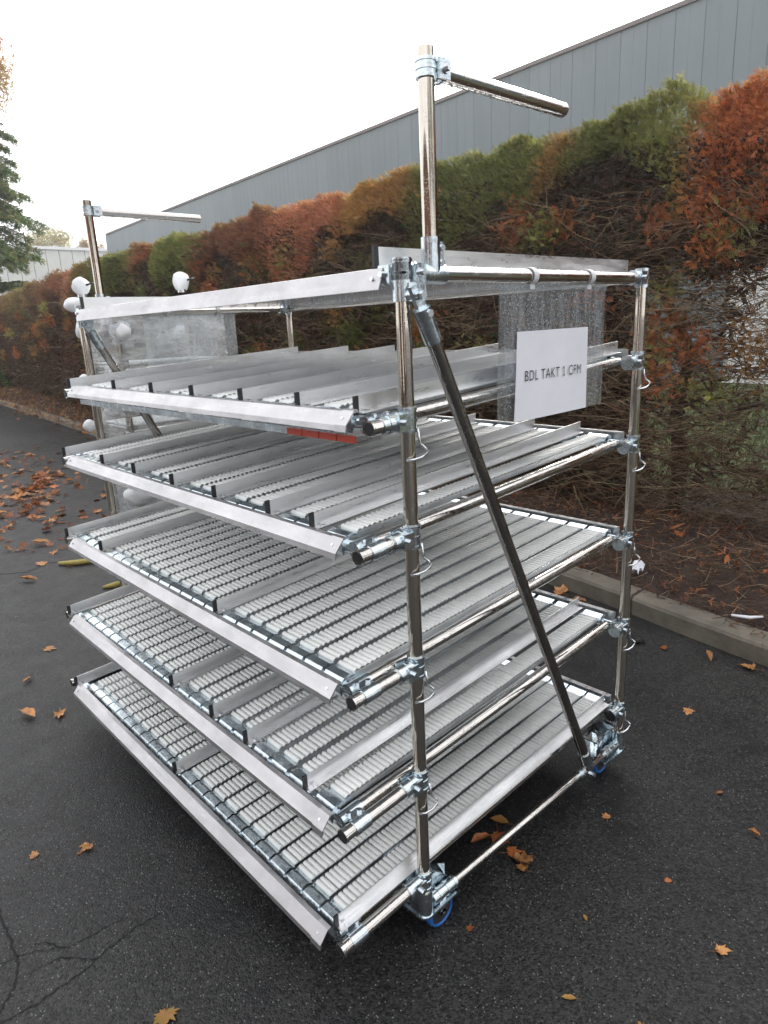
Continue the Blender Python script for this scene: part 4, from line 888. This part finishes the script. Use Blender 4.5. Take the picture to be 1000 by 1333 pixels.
# ------------------------------------------------------------------ fallen leaves, stick, scrap, stone
def leaf_proto(seed, m):
    rnd = random.Random(seed); lob = 5; pts = []
    prof = [(-90, .10), (-70, .42), (-55, .34), (-35, .62), (-22, .50), (-5, .85), (8, .60), (20, .74), (30, .66), (48, 1.0), (60, .70), (72, .86), (90, 1.22), (108, .86), (120, .68), (132, 1.0), (150, .66), (160, .76), (172, .60), (185, .84), (202, .50), (215, .62), (235, .34), (250, .42)]
    for a, r_ in prof: r2 = r_*rnd.uniform(.85, 1.12)*.5; t = math.radians(a); pts.append((math.cos(t)*r2, math.sin(t)*r2))
    V = [(0, 0, .06)]; 
    cx_, cy_ = rnd.uniform(.3, .8), rnd.uniform(-.5, .5)
    for x, y in pts: V.append((x*.5, y*.5, .03+.10*rnd.random()*abs(x)))
    for x, y in pts: V.append((x, y, .02+cx_*x*x*.5+max(0, cy_*y)*.35+rnd.uniform(0, .07)))
    n = len(pts); F = []
    for i in range(n): j = (i+1) % n; F += [(0, 1+i, 1+j), (1+i, 1+n+i, 1+n+j, 1+j)]
    k = len(V); V += [(-.012, -.05, .03), (.012, -.05, .03), (.02, -.55, .05), (.0, -.55, .05)]; F.append((k, k+1, k+2, k+3))
    me = bpy.data.meshes.new('fallen_leaf'); me.from_pydata(V, [], F); me.materials.append(MT[m]); me.polygons.foreach_set('use_smooth', [True]*len(F)); return me
def oval_leaf(seed, m):
    rnd = random.Random(seed); V = []; F = []; n = 7; cl_ = rnd.uniform(.3, 1.2)
    for i in range(n+1):
        t = i/n; w_ = .24*math.sin(math.pi*min(1, t*1.02+.02))**.8*rnd.uniform(.8, 1.15)
        for k in (-1, 0, 1): V.append((k*w_, (t-.5)*.95, .04+abs(k)*w_*cl_*.6+.12*(t-.5)**2+rnd.uniform(0, .02)))
    for i in range(n):
        for k in range(2): q = i*3+k; F.append((q, q+1, q+4, q+3))
    k = len(V); V += [(-.012, -.45, .03), (.012, -.45, .03), (.03, -.75, .04), (.01, -.75, .04)]; F.append((k, k+1, k+2, k+3))
    me = bpy.data.meshes.new('fallen_leaf'); me.from_pydata(V, [], F); me.materials.append(MT[m]); me.polygons.foreach_set('use_smooth', [True]*len(F)); return me
LP = {m: [leaf_proto(s_*3+len(m), m) for s_ in range(5)]+[oval_leaf(s_+40, m) for s_ in range(3)] for m in ('leaf_a', 'leaf_b', 'leaf_c')}
def leaf(x, y, size, label, m='leaf_a', z=None, tilt=.12, sx=1.):
    o = bpy.data.objects.new('fallen_leaf', random.choice(LP[m])); COL.objects.link(o); o.location = M3((x, y, (G if z is None else z)+.001)); s_ = size*S*1.35; q = random.uniform(.6, 1.05); o.scale = (s_*q*sx, s_*random.uniform(.85, 1.1), s_*random.choice((.5, .8, 1.6, 2.2)))
    o.rotation_euler = (random.uniform(-tilt, tilt), random.uniform(-tilt, tilt), random.uniform(0, 6.28)); tag(o, label, 'leaf', 'fallen maple leaves'); return o
LV = [(-.604, .298, .062, 'large yellow-orange leaf on the asphalt at the bottom edge, left of centre', 'leaf_c', 1), (.498, -.566, .036, 'single amber leaf on wet asphalt in the lower right corner', 'leaf_a', 1),
      (.390, -.032, .060, 'large orange leaf lying just outside the low stringer tube', 'leaf_a', 1), (.372, -.052, .045, 'yellow-orange leaf tucked against the large one by the stringer', 'leaf_a', 1), (.401, .021, .055, 'rust leaf half under the low stringer tube', 'leaf_b', 1), (.37, .12, .060, 'dark orange leaf under the lowest shelf near the stringer', 'leaf_b', 1), (.43, .09, .065, 'broad rust-orange leaf under the lowest shelf, deepest in shade', 'leaf_b', 1), (.48, .13, .05, 'olive brown leaf far under the lowest shelf', 'leaf_c', 1),
      (1.542, -.023, .055, 'flat amber leaf on asphalt right of the back castor', 'leaf_a', 1), (.742, -.11, .032, 'small orange leaf beside the stringer tube toward the far post', 'leaf_a', 1),
      (-.536, 1.011, .042, 'light brown leaf on asphalt left of the lowest lip', 'leaf_a', 1), (-.57, 1.0, .018, 'tiny brown leaf scrap beside the light brown leaf', 'leaf_a', 1), (-.675, 1.096, .034, 'small torn brown leaf near the left bottom border', 'leaf_a', 1),
      (-.329, 1.932, .07, 'orange leaf just off the lowest shelf left corner', 'leaf_a', 1), (-.431, 2.022, .075, 'orange leaf near the left border level with the lowest shelf', 'leaf_a', 1), (-.338, 2.365, .06, 'small orange leaf above the pair at the left border', 'leaf_a', 1), (-.155, 2.672, .065, 'lone orange leaf left of the second shelf from below', 'leaf_a', 1),
      (1.11, -.317, .028, 'tiny rust leaf in the open asphalt at right', 'leaf_b', 1), (.991, -.475, .036, 'curled orange leaf at the right border', 'leaf_a', 1), (.628, -.371, .022, 'tiny red leaf alone on dark asphalt', 'leaf_b', 1), (.119, -.364, .030, 'green-yellow leaf scrap at the bottom right of centre', 'leaf_c', 1), (.097, -.066, .026, 'dark red leaf near the front castor wheel', 'leaf_b', 1),
      (.35, -.27, .018, 'tiny ochre scrap in front of the rack side', 'leaf_c', 1), (.18, -.52, .022, 'olive leaf scrap at the lower right bottom edge', 'leaf_c', 1), (.0, -.40, .022, 'brown leaf scrap at the bottom edge', 'leaf_b', 1)]
for x, y, s_, lab, m, q in LV: leaf(x, y, s_, lab, m)
for (x, y, s_, m) in [(2.28, 1.06, .09, 'leaf_a'), (2.20, .90, .08, 'leaf_a'), (2.04, .10, .07, 'leaf_a'), (2.06, -.08, .08, 'leaf_a'), (2.0, .30, .05, 'leaf_b')]:
    leaf(x, y, s_, {2.28: 'brown leaf lying against the kerb just behind the rack', 2.20: 'orange leaf at the foot of the kerb behind the rack post', 2.04: 'amber leaf by the kerb at the right', 2.06: 'flat tan leaf by the kerb at the right border', 2.0: 'rusty leaf in the gutter right of the post'}[x], m, tilt=.35)
# the drift of leaves at the left
k = 0
LSP = []
for _ in range(400):
    t = random.random(); s_ = random.gauss(0, 1); y = 3.9+t*6.5; xc = .45+(y-3.9)*.19; x = xc+s_*(.26 if y < 5.6 else .34); 
    if random.random() < .55: y = random.gauss(6.9, .9); x = .95+(y-6.9)*.42+random.gauss(0, .22)
    if _ >= 170:
        LSP.append((x, y)); continue
    leaf(x, y, random.uniform(.065, .115), (LN := random.choice(['orange', 'amber', 'tan', 'rust']))+' leaf '+('at the near end of the loose drift left of the rack' if y < 5 else 'in the thick middle of the leaf drift left of the rack' if y < 7.5 else 'in the far end of the leaf drift toward the kerb'), 'leaf_b' if LN == 'rust' else 'leaf_a', z=G+random.random()*.012, tilt=.4)
LSP = np.array(LSP); n = len(LSP); a, b, c = sprays(np.c_[LSP, np.full(n, G+.012)], np.c_[RN.normal(0, 1, n), RN.normal(0, 1, n), RN.normal(0, .12, n)], RN.uniform(.05, .11, n), np.where(RN.random((n, 1)) < .7, ORANGE*.9, RUST*1.8)*RN.uniform(.5, 1.3, (n, 1)), SP3, 2.0)
tag(make_obj('leaf_drift', a, b, ['leafy'], tint=c, tris=True), 'crushed leaf pieces of the drift on the asphalt left of the rack', 'leaf litter', kind='stuff')
for _ in range(34):
    y = random.uniform(3, 22); x = kx(y)-random.random()**2*.5-.05; leaf(x, y, random.uniform(.07, .13), 'rusty leaf lying in the gutter along the kerb '+('behind the rack' if y < 9 else 'at the far left'), random.choice(['leaf_a', 'leaf_b']), z=G+random.random()*.01, tilt=.4)
for _ in range(40):
    y = random.uniform(-.6, 3.5); x = kx(y)+KW+random.random()*1.5; leaf(x, y, random.uniform(.05, .11), random.choice(['orange', 'rust', 'curled brown'])+' leaf among the dead twigs on the verge '+('right of the rack' if y < 1 else 'directly behind the rack'), random.choice(['leaf_a', 'leaf_b', 'leaf_b']), z=vz(x, y)+.03, tilt=.6)
m = MB(); m.path([(.36, 4.10, G+.015), (.46, 3.98, G+.022), (.58, 3.93, G+.02), (.70, 3.97, G+.03)], .02, 8, 0, [.012, .022, .02, .014]); m.path([(.66, 3.95, G+.03), (.72, 4.03, G+.05), (.74, 4.10, G+.03)], .01, 6, 0, [.016, .02, .006])
tag(build(m, 'fallen_stalk', 'stick'), 'yellow-green curled stalk lying among leaves at the left', 'plant stalk')
m = MB(); m.path([(.40, 3.35, G+.01), (.47, 3.30, G+.02), (.55, 3.33, G+.012)], .02, 7, 0, [.008, .022, .006]); tag(build(m, 'seed_pod', 'stick'), 'small olive seed pod on asphalt below the yellow stalk', 'seed pod')
m = MB(); V = []; F = []
for a in range(6):
    for b in range(4): V.append((2.53+a*.011+random.uniform(-.006, .006), .71+b*.020+random.uniform(-.006, .006), vz(2.55, .75)+.03+.03*math.sin(a*1.3+b)+a*.008))
for a in range(5):
    for b in range(3): q = a*4+b; F.append((q, q+4, q+5, q+1))
m.add(V, F, 0, True); tag(build(m, 'paper_scrap', 'paper'), 'crumpled white paper scrap on the mulch just above the kerb', 'paper scrap')
m = MB(); m.ball((1.98, .42, G+.012), .022, 0, 10, 7, (1.2, 1, .7), .2); tag(build(m, 'stone', 'stone'), 'small black stone on the asphalt near the kerb', 'stone')
m = MB(); m.path([(2.27, .1, vz(2.4, .1)+.05), (2.31, .03, vz(2.4, .1)+.045), (2.34, -.02, vz(2.4, 0)+.05)], .007, 6, 0, [.006, .009, .005]); tag(build(m, 'plastic_scrap', 'paper'), 'thin white plastic scrap on the mulch at the right', 'litter')
# ------------------------------------------------------------------ thin scattering volume added to stand in for lens glare
hz = bpy.data.materials.new('glare_haze'); hz.use_nodes = True; t = hz.node_tree; t.nodes.clear(); o_ = t.nodes.new('ShaderNodeOutputMaterial'); pv = t.nodes.new('ShaderNodeVolumePrincipled')
pv.inputs['Color'].default_value = (.97, .98, 1, 1); pv.inputs['Density'].default_value = .0020; pv.inputs['Anisotropy'].default_value = .6; t.links.new(pv.outputs[0], o_.inputs['Volume'])
m = MB(); m.box((-40, -40, G-1.2), (60, 100, 18)); MT['glare_haze'] = hz; build(m, 'glare_haze', 'glare_haze', kind='stuff')
for o in bpy.data.objects:
    for k in ('_w', '_i', '_y'):
        if k in o: del o[k]
